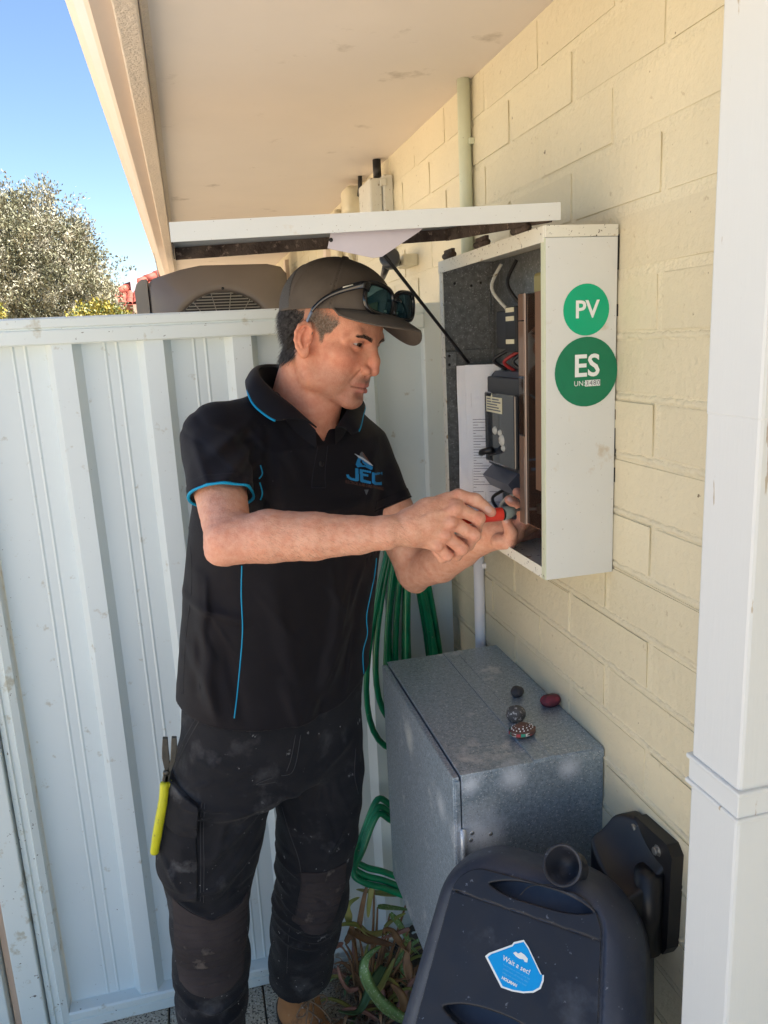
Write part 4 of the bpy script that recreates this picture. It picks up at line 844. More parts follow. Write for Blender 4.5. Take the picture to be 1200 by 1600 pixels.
def f_shoulders(P, g=0.0):
    d = cone(P, NB+A3((0, .02, -.03)), RS+A3((.02, 0, .012)), .058, .050); d = smin(d, cone(P, NB+A3((0, .02, -.03)), LS+A3((-.03, 0, .008)), .058, .048), .03)
    return d-g
def sleeve(P, a, b, r1, r2, g=0.0): return cone(P, a, b, r1, r2)-g
def foldfield(P, folds, ycut, wy=.02):
    out = np.zeros(len(P), np.float32); fr = 1/(1+np.exp(np.clip((P[:, 1]-ycut)/wy, -40, 40)))
    for (a, b, amp, w) in folds:
        a2, b2 = a[[0, 2]], b[[0, 2]]; q = P[:, [0, 2]]-a2; d = b2-a2; t = np.clip((q@d)/(d@d), 0, 1); r = np.linalg.norm(q-t[:, None]*d, axis=1)
        out += amp*np.exp(-(r/w)**2)*np.sin(np.pi*np.clip(t*.9+.05, 0, 1))**.5*fr
    return out
SF = [(pxa(a, b, TY-.12), pxa(c, d, TY-.12), am*1.9, w) for a, b, c, d, am, w in (
    (400, 690, 335, 730, .004, .010), (405, 715, 360, 745, .003, .009), (392, 660, 322, 700, .004, .009), (415, 700, 430, 830, -.006, .014), (300, 680, 322, 735, .003, .008),
    (310, 900, 330, 1090, .007, .014), (300, 1010, 340, 1110, .006, .012), (420, 900, 470, 1100, .005, .02), (540, 900, 520, 1090, .005, .018), (560, 980, 480, 1120, .005, .014), (575, 930, 545, 1060, -.005, .012), (290, 940, 380, 960, .004, .010),
    (600, 720, 590, 800, .004, .010), (600, 760, 632, 780, .004, .007), (470, 800, 580, 790, .004, .014), (350, 1000, 380, 1110, -.005, .012), (440, 1060, 470, 1140, .004, .012), (500, 1080, 505, 1140, -.004, .012))]
_rc = random.Random(21)
def creases(boxes, y):
    out = []
    for (u0, v0, u1, v1, ang, spread, ln, n, amp, w) in boxes:
        for k in range(n):
            u, v = _rc.uniform(u0, u1), _rc.uniform(v0, v1); a = R(ang+_rc.uniform(-spread, spread)); l_ = ln*_rc.uniform(.6, 1.3)/2
            out.append((pxa(u-l_*math.cos(a), v-l_*math.sin(a), y), pxa(u+l_*math.cos(a), v+l_*math.sin(a), y), amp*_rc.uniform(.5, 1.2)*_rc.choice((1, 1, -1)), w*_rc.uniform(.8, 1.3)))
    return out
SF += creases([(300, 900, 360, 1090, 75, 22, 80, 7, .0042, .006), (520, 900, 575, 1080, 105, 20, 80, 6, .0042, .006), (385, 660, 425, 800, 70, 25, 60, 5, .004, .0055), (430, 830, 540, 1120, 80, 40, 90, 7, .0028, .008), (420, 660, 480, 760, 60, 30, 70, 4, .0028, .008), (300, 640, 380, 740, 40, 25, 50, 4, .003, .006), (600, 720, 632, 780, 20, 25, 30, 3, .003, .005)], TY-.12)
def f_shirt_o(P):
    d = f_torso(P); d = smin(d, f_shoulders(P), .035)
    d = smin(d, sleeve(P, RS, RS+(REl-RS)*.72, .054, .0525), .022); d = smin(d, sleeve(P, LS, LS+(LEl-LS)*.60, .052, .053), .022)
    k = np.abs(d) < .03; Pk = P[k]; d[k] -= foldfield(Pk, SF, TY, .03)+.0016*wob(Pk, 26, 1.0)+.0008*wob(Pk, 60, 2.0); return d
def half(P, o, n): return (P-o)@(n/np.linalg.norm(n)).astype(np.float32)
rsd = (REl-RS)/np.linalg.norm(REl-RS); rse = RS+(REl-RS)*.60; lsd = (LEl-LS)/np.linalg.norm(LEl-LS); lse = LS+(LEl-LS)*.44
rcut_n = rsd*.75+A3((-.12, 0, -.75)); 
def poly_sdf(pts):
    pts = np.array(pts, np.float32)
    def f(q):
        d = np.full(len(q), 1e9, np.float32); ins_ = np.zeros(len(q), bool); n = len(pts)
        for i in range(n):
            a, b = pts[i], pts[(i+1) % n]; e = b-a; w = q-a; t = np.clip((w@e)/(e@e+1e-12), 0, 1); d = np.minimum(d, ((w-t[:, None]*e)**2).sum(1))
            c = ((a[1] > q[:, 1]) != (b[1] > q[:, 1])) & (q[:, 0] < (b[0]-a[0])*(q[:, 1]-a[1])/(b[1]-a[1]+1e-12)+a[0]); ins_ ^= c
        return np.where(ins_, -1, 1)*np.sqrt(d)
    return f
def prism_xz(pxpts, y): 
    f = poly_sdf([pxa(u, v, y)[[0, 2]] for u, v in pxpts]); return lambda P: f(P[:, [0, 2]])
vneck = prism_xz([(420, 560), (452, 612), (474, 640), (490, 662), (511, 694), (528, 668), (541, 640), (545, 600)], 1.36)
hemline = lambda P: np.interp(P[:, 0], [pxa(u, 1100, 1.4)[0] for u in (270, 330, 400, 480, 540, 590)], [pxa(430, v, 1.36)[2] for v in (1096, 1113, 1128, 1141, 1136, 1112)])-P[:, 2]
def armclip(P, o, n, c):      # cut plane that only acts near the arm
    far = np.linalg.norm(P-o, axis=1)-c; return np.maximum(half(P, o, n), -1e9), far
def f_shirt(P):
    o = f_shirt_o(P); d = np.maximum(o, -(o+.0085))
    d = np.maximum(d, hemline(P))
    for oo, n, c in ((rse, rcut_n, .085), (lse, lsd, .080)):
        h = half(P, oo, n); near = np.linalg.norm(P-(oo+ (n/np.linalg.norm(n)*.05).astype(np.float32)), axis=1) < .115
        d = np.where(near & (f_torso(P) > .006), np.maximum(d, h), d)
    nk = cone(P, NB+A3((0, .004, -.035)), NT, .064, .075); d = smax(d, -nk, .004)
    d = smax(d, -np.maximum(vneck(P), P[:, 1]-1.44), .004); return d
lo_t, hi_t = (-0.76, 1.22, 0.94), (-0.13, 1.68, 1.70)
SP, SFc = surf_nets(f_shirt, lo_t, hi_t, 0.0029, slack=2.0)
shirt = put('polo_shirt', np_mesh('polo_shirt', SP, SFc), m_shirt, man)
shirt_bvh = BVHTree.FromPolygons([Vector(p) for p in SP], [tuple(f) for f in SFc])
def cast(bvh, u, v):
    d = (_r*((u-600)/FPX) - _u*((v-800)/FPX) + _f).normalized(); h = bvh.ray_cast(CAM, d); return (h[0], h[1]) if h[0] else (None, None)
def piping(bvh, pts, r, m, parent, name='piping', lift=.0004, n=10):
    P = [Vector((a, b, 0)) for a, b in pts]; out = []
    for q_ in catmull(P, n):
        h, nn = cast(bvh, q_.x, q_.y)
        if h and (not out or (h-out[-1]).length < .06): out.append(h-(_f*lift))
    if len(out) < 3: return None
    sm_ = [out[0]]+[(out[i-1]+out[i]*2+out[i+1])/4 for i in range(1, len(out)-1)]+[out[-1]]
    return MB().tube(sm_, r, 6).build(name, m, parent)
piping(shirt_bvh, [(378, 884), (377, 930), (379, 985), (375, 1040), (370, 1090), (366, 1122)], .0013, m_cyan, shirt)
piping(shirt_bvh, [(588, 872), (585, 900), (573, 960), (574, 990), (567, 1020), (569, 1060), (571, 1085)], .0013, m_cyan, shirt)
piping(shirt_bvh, [(407, 727), (410, 740), (405, 748)], .0013, m_cyan, shirt)
piping(shirt_bvh, [(406, 754), (410, 770), (407, 781)], .0013, m_cyan, shirt)
m_stitch = mat('black_thread', (0.022, 0.022, 0.028), .8)
for pts in ([(497, 695), (489, 740), (487, 762)], [(512, 697), (508, 740), (509, 762)], [(487, 762), (509, 762)], [(292, 790), (300, 900), (290, 1000), (286, 1085)], [(316, 620), (318, 628), (317, 637)], [(585, 650), (592, 690), (596, 760)]):
    piping(shirt_bvh, pts, .0007, m_stitch, shirt, 'seam', n=8)
for (u, v) in ((494, 672), (502, 725)):
    h, nn = cast(shirt_bvh, u, v)
    if h: MB().lathe([(0, .0012), (.004, .0016), (.0052, .001), (.0052, -.001)], h, nn, 12).build('button', m_black, shirt)
# right sleeve: ribbed cuff and blue edge
def band(P, o, n, w0, w1, out_):
    d = f_shirt_o(P); h = half(P, o, n); near = np.linalg.norm(P-o, axis=1)-.085
    return np.maximum(np.maximum(np.maximum(d-out_, -(d+.004)), np.maximum(h-w1, w0-h)), near)
for oo, nn, par in ((rse, rcut_n, 0), (lse, lsd, 1)):
    lo_, hi_ = oo-.10, oo+.10
    P_, F_ = surf_nets(lambda P: band(P, oo, nn, -.0005, .0034, .0014), lo_, hi_, .0018, slack=2.2); put('sleeve_trim', np_mesh('sleeve_trim', P_, F_), m_cyan if par == 0 else m_shirt, shirt)
    P_, F_ = surf_nets(lambda P: band(P, oo, nn, -.018, -.0008, .0012), lo_, hi_, .002, slack=2.2); put('sleeve_cuff', np_mesh('sleeve_cuff', P_, F_), m_shirt, shirt)
# collar: folded band
inn = [(505, 585, 1.535), (470, 578, 1.555), (432, 574, 1.545), (408, 577, 1.50), (406, 592, 1.445), (428, 616, 1.405), (455, 637, 1.383), (476, 656, 1.372), (494, 672, 1.366)]
out_ = [(500, 610, 1.56), (455, 606, 1.59), (412, 592, 1.575), (388, 592, 1.51), (386, 608, 1.435), (394, 630, 1.398), (410, 646, 1.376), (430, 658, 1.360), (446, 657, 1.356)]
inl = [(505, 585, 1.535), (535, 592, 1.53), (548, 615, 1.49), (545, 638, 1.445), (536, 655, 1.41), (524, 672, 1.388)]
outl = [(500, 610, 1.56), (545, 612, 1.55), (568, 632, 1.50), (566, 652, 1.455), (560, 674, 1.415), (549, 680, 1.402)]
def collar_side(I, O, trim):
    a = catmull([px(u, v, y=y) for u, v, y in I], 6); b = catmull([px(u, v, y=y) for u, v, y in O], 6); n = len(a); mb = MB()
    def fn(s, t):
        i = min(int(round(s*(n-1))), n-1); p = a[i].lerp(b[i], t); return p+Vector((0, -.30, .95))*(.010*math.sin(math.pi*min(1, t*.85+.12)))
    mb.grid(fn, n, 9); o = mb.build('collar', m_shirt, shirt); md = o.modifiers.new('s', 'SOLIDIFY'); md.thickness = .0028; md.offset = 1
    if trim: MB().tube([fn(k/(n-1), 1.0)+Vector((0, -.003, .0)) for k in range(trim[0], trim[1])], .0022, 6).build('collar_trim', m_cyan, shirt)
    # stand inside the collar
    st = MB(); st.grid(lambda s, t: a[min(int(round(s*(n-1))), n-1)]+Vector((0, 0.004+.012*t, -.075*t)), n, 4); st.build('collar_stand', m_shirt, shirt)
collar_side(inn, out_, (18, 43)); collar_side(inl, outl, (12, 25))
# chest logo
def wrap_poly(name, pts, m, lift=.0012, st_=.7):
    f = poly_sdf(pts); us = np.arange(min(p[0] for p in pts), max(p[0] for p in pts)+st_, st_); vs = np.arange(min(p[1] for p in pts), max(p[1] for p in pts)+st_, st_)
    idx = {}; mb = MB()
    def vert(i, j):
        if (i, j) not in idx:
            h, nn = cast(shirt_bvh, us[i], vs[j])
            if not h: return None
            idx[(i, j)] = len(mb.v); mb.v.append(tuple(h-_f*lift))
        return idx[(i, j)]
    cen = np.array([(us[i]+st_/2, vs[j]+st_/2) for i in range(len(us)-1) for j in range(len(vs)-1)], np.float32); ins_ = f(cen) < .12; k = 0
    for i in range(len(us)-1):
        for j in range(len(vs)-1):
            if ins_[k]:
                q = [vert(i, j), vert(i+1, j), vert(i+1, j+1), vert(i, j+1)]
                if None not in q: mb.f.append(tuple(q)); mb.sm.append(True)
            k += 1
    if mb.f: return mb.build(name, m, logo)
m_logo_b = mat('logo_blue', (0.02, 0.26, 0.58), .6); m_logo_w = mat('logo_white', (0.62, 0.70, 0.78), .6); m_logo_g = mat('logo_grey', (0.14, 0.15, 0.16), .6); m_logo_r = mat('logo_rust', (0.20, 0.09, 0.06), .6)
h0, n0 = cast(shirt_bvh, 570, 745)
logo = put('logo', MB().tube([h0+_f*.004, h0+_f*.005], .0005, 4).mesh(), m_shirt, shirt)
lg = lambda pts: [(520+a/12, 690+b/12) for a, b in pts]
wrap_poly('logo_shape', lg([(545, 185), (575, 215), (690, 400), (640, 370), (500, 280), (515, 215)]), m_logo_g, .0010)
wrap_poly('logo_shape', lg([(560, 205), (720, 420), (690, 400), (570, 250)]), m_logo_r, .0014)
wrap_poly('logo_shape', lg([(480, 290), (540, 320), (680, 420), (750, 480), (740, 520), (700, 520), (600, 470), (460, 480), (430, 430)]), m_logo_b, .0012)
wrap_poly('logo_shape', lg([(410, 230), (480, 262), (560, 300), (680, 385), (765, 462), (680, 425), (560, 340), (490, 300)]), m_logo_w, .0017)
wrap_poly('logo_shape', lg([(515, 355), (545, 345), (560, 400), (620, 450), (560, 440), (520, 390)]), m_shirt, .0018)
for st_ in ([[(425, 500), (480, 508), (490, 735), (440, 745), (325, 715), (265, 670), (255, 615), (300, 620), (315, 655), (345, 680), (425, 695)], [(505, 515), (715, 555), (715, 590), (560, 562), (565, 600), (660, 620), (660, 655), (568, 640), (575, 712), (712, 750), (710, 795), (520, 755)], [(735, 575), (800, 590), (930, 570), (930, 640), (915, 605), (790, 632), (790, 745), (815, 762), (920, 760), (920, 815), (790, 812), (735, 770)]]):
    wrap_poly('logo_letter', lg(st_), m_logo_b, .0012)
wrap_poly('logo_shape', lg([(590, 900), (670, 905), (630, 1005)]), m_logo_g, .0012)
def wrap_text(txt, size, sx, u0, v0, slope, m, name):
    me = text_mesh(txt, size, sx=sx, res=1)
    for v in me.vertices:
        uu, vv_ = u0+v.co.x, v0-v.co.y+slope*v.co.x; h, nn = cast(shirt_bvh, uu, vv_); v.co = (h-_f*.0013) if h else h0
    me.materials.clear(); return put(name, me, m, logo)
wrap_text('ELECTRICAL & AIR CONDITIONING', 6.6, 0.56, 569.5, 758.5, .20, m_logo_r, 'logo_lettering')

# --- head
HY, HP, HR, HS = [R(HEADPOSE[0]), R(HEADPOSE[1]), R(HEADPOSE[2]), HEADPOSE[3]]
HC = A3((HEADPOSE[4], 1.44, HEADPOSE[5]))
hF = np.array([math.sin(HY), -math.cos(HY), 0]); hL = np.array([math.cos(HY), math.sin(HY), 0]); hU = np.array([0, 0, 1.])
hF, hU = hF*math.cos(HP)-hU*math.sin(HP), hU*math.cos(HP)+hF*math.sin(HP)
hL, hU = hL*math.cos(HR)+hU*math.sin(HR), hU*math.cos(HR)-hL*math.sin(HR)
HM = np.stack([hF, hL, hU], 1).astype(np.float32)
def h2w(q): return (np.atleast_2d(np.asarray(q, np.float32))*HS)@HM.T+HC
def w2h(P): return ((P-HC)@HM)/HS
def hv(f, l, u): return Vector(h2w((f, l, u))[0])
def f_ear(q, s):
    # q local; s=+1 left, -1 right
    c = A3((-.006, s*.079, -.016)); a = R(24); b = R(-14)
    ex = A3((math.cos(b)*math.cos(a)*1.0, -s*math.sin(a)*-1.0*-1.0, 0)); ex = A3((math.cos(a), -s*math.sin(a), 0)); ez = A3((-math.sin(R(12)), 0, math.cos(R(12)))); ey = np.cross(ez, ex); ey /= np.linalg.norm(ey); ez = np.cross(ex, ey); ey = ey*(1 if ey[1]*s > 0 else -1)
    p = np.stack([(q-c)@ex, (q-c)@ey, (q-c)@ez], 1)
    out = ell(p, (-.002, 0, .004), (.0165, .0050, .0275)); lobe = ell(p, (.004, .000, -.024), (.010, .0045, .012)); d = smin(out, lobe, .008)
    # bowl
    d = smax(d, -ell(p, (.001, .0065, -.002), (.0085, .0060, .0155)), .004)
    d = smax(d, -ell(p, (-.004, .0062, .017), (.009, .0040, .0065)), .003)
    pts = [(.009, .001, .006), (.010, .003, .018), (.004, .004, .028), (-.006, .0045, .0295), (-.0145, .004, .021), (-.0175, .0035, .008), (-.0155, .0035, -.006), (-.010, .003, -.017), (-.003, .002, -.024)]
    for i in range(len(pts)-1): d = smin(d, cone(p, pts[i], pts[i+1], .0034, .0034), .003)
    pa = [(-.004, .004, .018), (-.0085, .004, .006), (-.0075, .004, -.006), (-.002, .004, -.014)]
    for i in range(3): d = smin(d, cone(p, pa[i], pa[i+1], .0026, .0026), .003)
    d = smin(d, cone(p, (.011, .002, -.003), (.009, .004, -.008), .0035, .003), .004)
    return d
def f_head(P):
    q = w2h(P)
    d = ell(q, (-.014, 0, .034), (.098, .0765, .084))
    d = smin(d, ell(q, (.034, 0, -.030), (.062, .0610, .088)), .02)
    d = smin(d, ell(q, (.050, 0, .030), (.046, .058, .050)), .02)
    for s in (-1, 1):
        d = smin(d, cone(q, (-.004, s*.054, -.052), (.012, s*.051, -.083), .018, .017), .018)
        d = smin(d, cone(q, (.012, s*.051, -.083), (.070, s*.014, -.106), .017, .015), .018)
        d = smin(d, ell(q, (.056, s*.046, -.028), (.026, .022, .019)), .018)
        d = smin(d, ell(q, (.045, s*.040, -.065), (.030, .020, .030)), .02)
    d = smin(d, ell(q, (.074, 0, -.107), (.0195, .026, .0185)), .014)
    d = smin(d, ell(q, (.076, 0, -.071), (.0225, .030, .027)), .014)
    # eye sockets
    for s in (-1, 1): d = smax(d, -ell(q, (.094, s*.033, -.003), (.018, .0195, .0125)), .012)
    # brow ridge
    for s in (-1, 1):
        d = smin(d, cone(q, (.088, s*.010, .0125), (.080, s*.042, .0165), .0085, .0075), .010); d = smin(d, cone(q, (.080, s*.042, .0165), (.066, s*.055, .004), .0075, .006), .010)
    # nose
    d = smin(d, cone(q, (.0895, 0, .006), (.105, 0, -.026), .0078, .0098), .009)
    d = smin(d, cone(q, (.104, 0, -.026), (.1078, 0, -.0430), .0092, .0106), .007)
    for s in (-1, 1):
        d = smin(d, ell(q, (.0970, s*.0150, -.0468), (.0130, .0082, .0090)), .005)
        d = smin(d, cone(q, (.088, s*.006, -.006), (.084, s*.018, -.045), .006, .008), .012)
        d = smax(d, -ell(q, (.1015, s*.0075, -.0565), (.0060, .0038, .0042)), .003)
        # fold from nose to mouth corner
        d = smax(d, -cone(q, (.0925, s*.0205, -.047), (.0835, s*.0325, -.072), .0010, .0006), .008)
    d = smin(d, cone(q, (.098, 0, -.054), (.0965, 0, -.060), .0042, .004), .006)
    # lips
    for s in (-1, 1):
        d = smin(d, cone(q, (.0960, s*.006, -.0735), (.0830, s*.0255, -.0795), .0050, .0026), .004)
        d = smin(d, cone(q, (.0935, s*.006, -.0865), (.0835, s*.0230, -.0830), .0072, .0034), .004)
        d = smax(d, -cone(q, (.1035, 0, -.0793), (.0840, s*.0275, -.0806), .0016, .0014), .0028)
    d = smax(d, -ell(q, (.0935, 0, -.0955), (.006, .020, .0045)), .008)
    # lids
    for s in (-1, 1):
        e = q-A3((.0745, s*.0325, -.0015)); r = np.linalg.norm(e, axis=1); x = e[:, 1]*s/.0150
        up = .0034*(1-x*x)-.0008; dn = -.0036*(1-x*x)-.0008
        ap = np.maximum(np.maximum(e[:, 2]-up, dn-e[:, 2]), -e[:, 0]); lid_ = np.maximum(np.maximum(r-.0143, .0105-r), -ap)
        d = smin(d, lid_, .0045); d = np.maximum(d, -np.maximum(ap, r-.0160)); d = np.maximum(d, -(r-.0121))
    for s in (-1, 1): d = smin(d, f_ear(q, s), .005)
    # neck
    d2 = cone(P, h2w((-.030, 0, -.055))[0], NB+A3((.0, .03, -.03)), .058*HS, .066); d2 = smin(d2, cone(P, h2w((.012, 0, -.075))[0], NB+A3((.02, -.02, -.02)), .040*HS, .048), .03)
    for s in (-1, 1): d2 = smin(d2, cone(P, h2w((-.022, s*.058, -.048))[0], pxa(507, 668, 1.43)+A3((.012*s, .004*s, -.01)), .0125, .009), .012)
    d2 = smin(d2, ell(P, h2w((.030, 0, -.128))[0], (.014, .014, .017)), .012)
    d = smin(d, d2*1.0/1.0, .014)
    d = smin(d, f_torso(P, -.013), .02)
    return d
def f_skin_top(P): return np.maximum(f_head(P), 1.50-P[:, 2])
hlo, hhi = HC-A3((.17, .17, .24)), HC+A3((.17, .17, .14))
HPt, HF = surf_nets(lambda P: f_head(P)*HS if False else f_head(P), hlo, hhi, 0.00155, slack=2.0)
ql = w2h(HPt.astype(np.float32))
base_c = np.array((0.77, 0.365, 0.225)); pig = np.tile(base_c, (len(HPt), 1))
def blend(mask, col): 
    global pig
    pig = pig*(1-mask[:, None])+np.array(col)*mask[:, None]
sg = lambda x, w: 1/(1+np.exp(np.clip(x/w, -40, 40)))
gs = lambda c, r: np.exp(-(((ql-np.array(c))/np.array(r))**2).sum(1))
for s in (-1, 1):
    blend(.55*gs((.07, s*.045, -.035), (.03, .022, .024)), (.74, .24, .17))
    blend(.45*gs((-.006, s*.085, -.01), (.03, .02, .04)), (.76, .26, .17))
blend(.5*gs((.112, 0, -.040), (.014, .018, .018)), (.74, .24, .17))
blend(.35*gs((.09, 0, .05), (.03, .06, .03)), (.66, .32, .21))
neckm = sg(ql[:, 2]+.10, .012)*sg(-(0.03-ql[:, 0])*0-1, .01); blend(.45*sg(ql[:, 2]+.115, .01), (.70, .30, .21))
jn = np.sin(HPt[:, 0]*2100)*np.sin(HPt[:, 1]*1900)*np.sin(HPt[:, 2]*2000)
stub = np.clip(sg(ql[:, 2]+.058, .006)*sg(-(ql[:, 0]-.030), .012)*sg(-(ql[:, 2]+.122), .006), 0, 1)*(.42+.25*jn); blend(np.clip(stub, 0, .8)*.9, (.27, .19, .165))
mus = gs((.098, 0, -.066), (.014, .024, .0065)); blend(np.clip(mus*(.65+.4*jn), 0, .8), (.20, .145, .125))
lipm = np.clip(1.6*(gs((.094, 0, -.0750), (.016, .023, .0042))+gs((.092, 0, -.0870), (.016, .020, .0058))), 0, 1)*(ql[:, 0] > .075); blend(lipm*.7, (.58, .21, .18))
blend(gs((.095, 0, -.0799), (.03, .026, .0012))*.8, (.16, .06, .05))
# scalp under the hair
scalp = np.clip(np.maximum(sg(ql[:, 0]+.022, .003)*sg(-(ql[:, 2]+.058), .004), sg(ql[:, 0]-.034+.35*np.abs(ql[:, 2]-.01), .004)*sg(-(ql[:, 2]-.004), .003)), 0, 1)*(np.linalg.norm(ql-np.array((-.006, -.079, -.016)), axis=1) > .024)
blend(scalp*np.where(ql[:, 0] > -.02, .5, .9), np.array((.20, .135, .10)))
for s in (-1, 1):
    e = ql-np.array((.0745, s*.0325, -.0015)); blend(.5*np.exp(-((np.abs(np.linalg.norm(e, axis=1)-.0140)/.003)**2))*(np.abs(e[:, 2]) < .007), (.36, .15, .12))
head_pig = pig.copy()
# --- arms and hands
def chain(P, pts, rs, k=0.0):
    d = None
    for i in range(len(pts)-1):
        c = cone(P, pts[i], pts[i+1], rs[i], rs[i+1]); d = c if d is None else (smin(d, c, k) if k else np.minimum(d, c))
    return d
Q = lambda u, v, y: pxa(u, v, y)
# right arm, elbow out, forearm level
RA = [RS+(REl-RS)*.22+A3((.004, .008, 0)), RS+(REl-RS)*.5, REl+A3((0, .0, .004))]
def f_arm_r(P):
    d = chain(P, RA, (.036, .0435, .0350), .006)
    d = smin(d, chain(P, [REl, Q(420, 838, 1.150), Q(490, 838, 1.130), Q(560, 836, 1.112), RW], (.0355, .0405, .0365, .0290, .0245), .006), .012)
    d = smin(d, ell(P, Q(341, 866, 1.160), (.014, .014, .012)), .02)
    # flatten the wrist into the back of the hand
    d = smin(d, chain(P, [RW, Q(640, 826, 1.098), Q(668, 818, 1.096)], (.0240, .0238, .0228), .008), .010)
    return d
Rm = [Q(713, 794, 1.088), Q(706, 816, 1.083), Q(696, 836, 1.084), Q(684, 852, 1.090)]       # knuckles
def f_hand_r(P):
    wr_ = Q(640, 826, 1.100)
    d = None
    for i, m in enumerate(Rm):
        c = cone(P, wr_+(m-wr_)*.1+A3((0, .006, (1.5-i)*.006)), m+A3((0, .007, 0)), .0165, .0125-.0006*i); d = c if d is None else smin(d, c, .014)
    d = smin(d, ell(P, Q(672, 818, 1.112), (.030, .016, .024)), .012)
    d = smin(d, chain(P, [Q(640, 812, 1.105), Q(668, 796, 1.108), Q(697, 784, 1.110)], (.017, .0165, .0135), .01), .012)   # thumb root
    return d
fingers_r = [
    ([Rm[0]+A3((0, .006, 0)), Q(748, 810, 1.090), Q(744, 829, 1.112), Q(720, 826, 1.128)], (.0110, .0098, .0086, .0074)),
    ([Rm[1]+A3((0, .006, 0)), Q(741, 836, 1.086), Q(731, 853, 1.110), Q(708, 842, 1.126)], (.0110, .0100, .0087, .0076)),
    ([Rm[2]+A3((0, .006, 0)), Q(722, 858, 1.088), Q(713, 868, 1.110), Q(695, 855, 1.124)], (.0106, .0094, .0082, .0072)),
    ([Rm[3]+A3((0, .006, 0)), Q(699, 868, 1.096), Q(692, 872, 1.114), Q(680, 860, 1.126)], (.0094, .0084, .0075, .0066)),
    ([Q(690, 786, 1.110), Q(716, 775, 1.108), Q(742, 781, 1.102), Q(768, 800, 1.100)], (.0125, .0108, .0104, .0080))]
RAm = [Q(713, 774, 1.10), Q(742, 780, 1.10)]
def f_right(P):
    d = smin(f_arm_r(P), f_hand_r(P), .012)
    for i, (pts, rs) in enumerate(fingers_r):
        c = chain(P, pts, rs, .0045); near = cone(P, pts[0], pts[1], rs[0]*1.0, .001)
        d = smin(d, c, .0042)
    # knuckle bumps, tendons, nail beds
    for i, m in enumerate(Rm): d = smin(d, ell(P, m+A3((-.002, -.0045, 0)), (.0085, .006, .0075)), .006)
    for i, m in enumerate(Rm): d = smin(d, cone(P, Q(640, 826, 1.0775)+A3((0, .002, (1.5-i)*.005)), m+A3((0, -.0035, 0)), .0015, .0032), .007)
    for i, (pts, rs) in enumerate(fingers_r):       # creases over the finger joints
        p = pts[1]; ax_ = (pts[2]-pts[0]); ax_ = ax_/np.linalg.norm(ax_); s_ = (P-p)@ax_.astype(np.float32); near = np.exp(-(np.linalg.norm(P-p, axis=1)/.012)**2)
        d = d+.0007*near*np.cos(s_*1500)
    d = smax(d, -ell(P, Q(763, 795, 1.0905), (.0062, .0018, .0048)), .0010)
    return d-.0005*wob(P, 160, 1.0)-.0004*wob(P, 330, 3.0)
# left arm and hand reaching into the box
def f_left(P):
    d = chain(P, [LS, LS+(LEl-LS)*.5, LEl], (.046, .043, .036), .03)
    d = smin(d, chain(P, [LEl, Q(688, 880, 1.40), Q(722, 860, 1.325), LW], (.037, .0380, .0320, .0260), .006), .012)
    d = smin(d, ell(P, Q(650, 912, 1.48), (.018, .018, .018)), .02)
    d = smin(d, chain(P, [LW, Q(775, 834, 1.235), Q(795, 832, 1.22)], (.0255, .025, .022), .015), .015)
    d = smin(d, ell(P, Q(797, 832, 1.215), (.026, .026, .020)), .012)
    for pts, rs in fingers_l: d = smin(d, chain(P, pts, rs, .004), .0040)
    d = smax(d, -ell(P, Q(790, 812, 1.1695), (.0042, .0016, .0046)), .0012)
    d = smax(d, -ell(P, Q(795, 780, 1.1845), (.0050, .0018, .0040)), .0012)
    return d-.0005*wob(P, 160, 2.0)
fingers_l = [
    ([Q(779, 846, 1.196), Q(796, 847, 1.184), Q(799, 832, 1.180), Q(791, 815, 1.178)], (.0145, .0115, .0108, .0080)),
    ([Q(805, 828, 1.203), Q(820, 812, 1.200), Q(813, 794, 1.196), Q(796, 781, 1.194)], (.0125, .0108, .0100, .0082)),
    ([Q(811, 824, 1.220), Q(833, 800, 1.223), Q(825, 780, 1.226), Q(808, 769, 1.224)], (.0125, .0106, .0096, .0082)),
    ([Q(815, 830, 1.233), Q(843, 815, 1.243), Q(849, 796, 1.248), Q(835, 783, 1.250)], (.0120, .0100, .0090, .0078)),
    ([Q(815, 838, 1.243), Q(841, 832, 1.258), Q(851, 818, 1.266), Q(843, 806, 1.268)], (.0105, .0090, .0080, .0070))]
def bb(pts, m): pts = np.array(pts); return pts.min(0)-m, pts.max(0)+m
lo_, hi_ = bb([RS, REl, RW, Q(770, 800, 1.1), Q(330, 870, 1.165), Q(690, 875, 1.13)], .062)
P1, F1 = surf_nets(f_right, lo_, hi_, .0018, slack=1.8)
lo_, hi_ = bb([LS, LEl, Q(650, 915, 1.48), Q(858, 818, 1.28), Q(798, 770, 1.19), Q(840, 790, 1.21)], .056)
P2, F2 = surf_nets(f_left, lo_, hi_, .0018, slack=1.8)
# trunk inside the clothes
def f_core(P):
    d = smin(f_torso(P, -.016), f_shoulders(P, -.016), .03); return np.maximum(d, P[:, 2]-1.62)
P3, F3 = surf_nets(f_core, lo_t, hi_t, .012, slack=2.2)
allP = np.concatenate([HPt, P1, P2, P3]); n1, n2, n3 = len(HPt), len(HPt)+len(P1), len(HPt)+len(P1)+len(P2)
allF = np.concatenate([HF, F1+n1, F2+n2, F3+n3])
c_arm = np.tile(np.array((0.80, 0.455, 0.32)), (len(allP)-n1, 1)); ap_ = allP[n1:]
tan_ = sg(-(ap_[:, 0]+.56), .05)[:, None]*0
fr_ = (.5+.5*np.sin(ap_[:, 0]*330+np.sin(ap_[:, 2]*250)*2)*np.sin(ap_[:, 2]*300+np.sin(ap_[:, 0]*210)*2))[:, None]
c_arm = c_arm*(1-.16*fr_)+np.array((.62, .30, .21))*.16*fr_
kn = np.zeros(len(ap_))
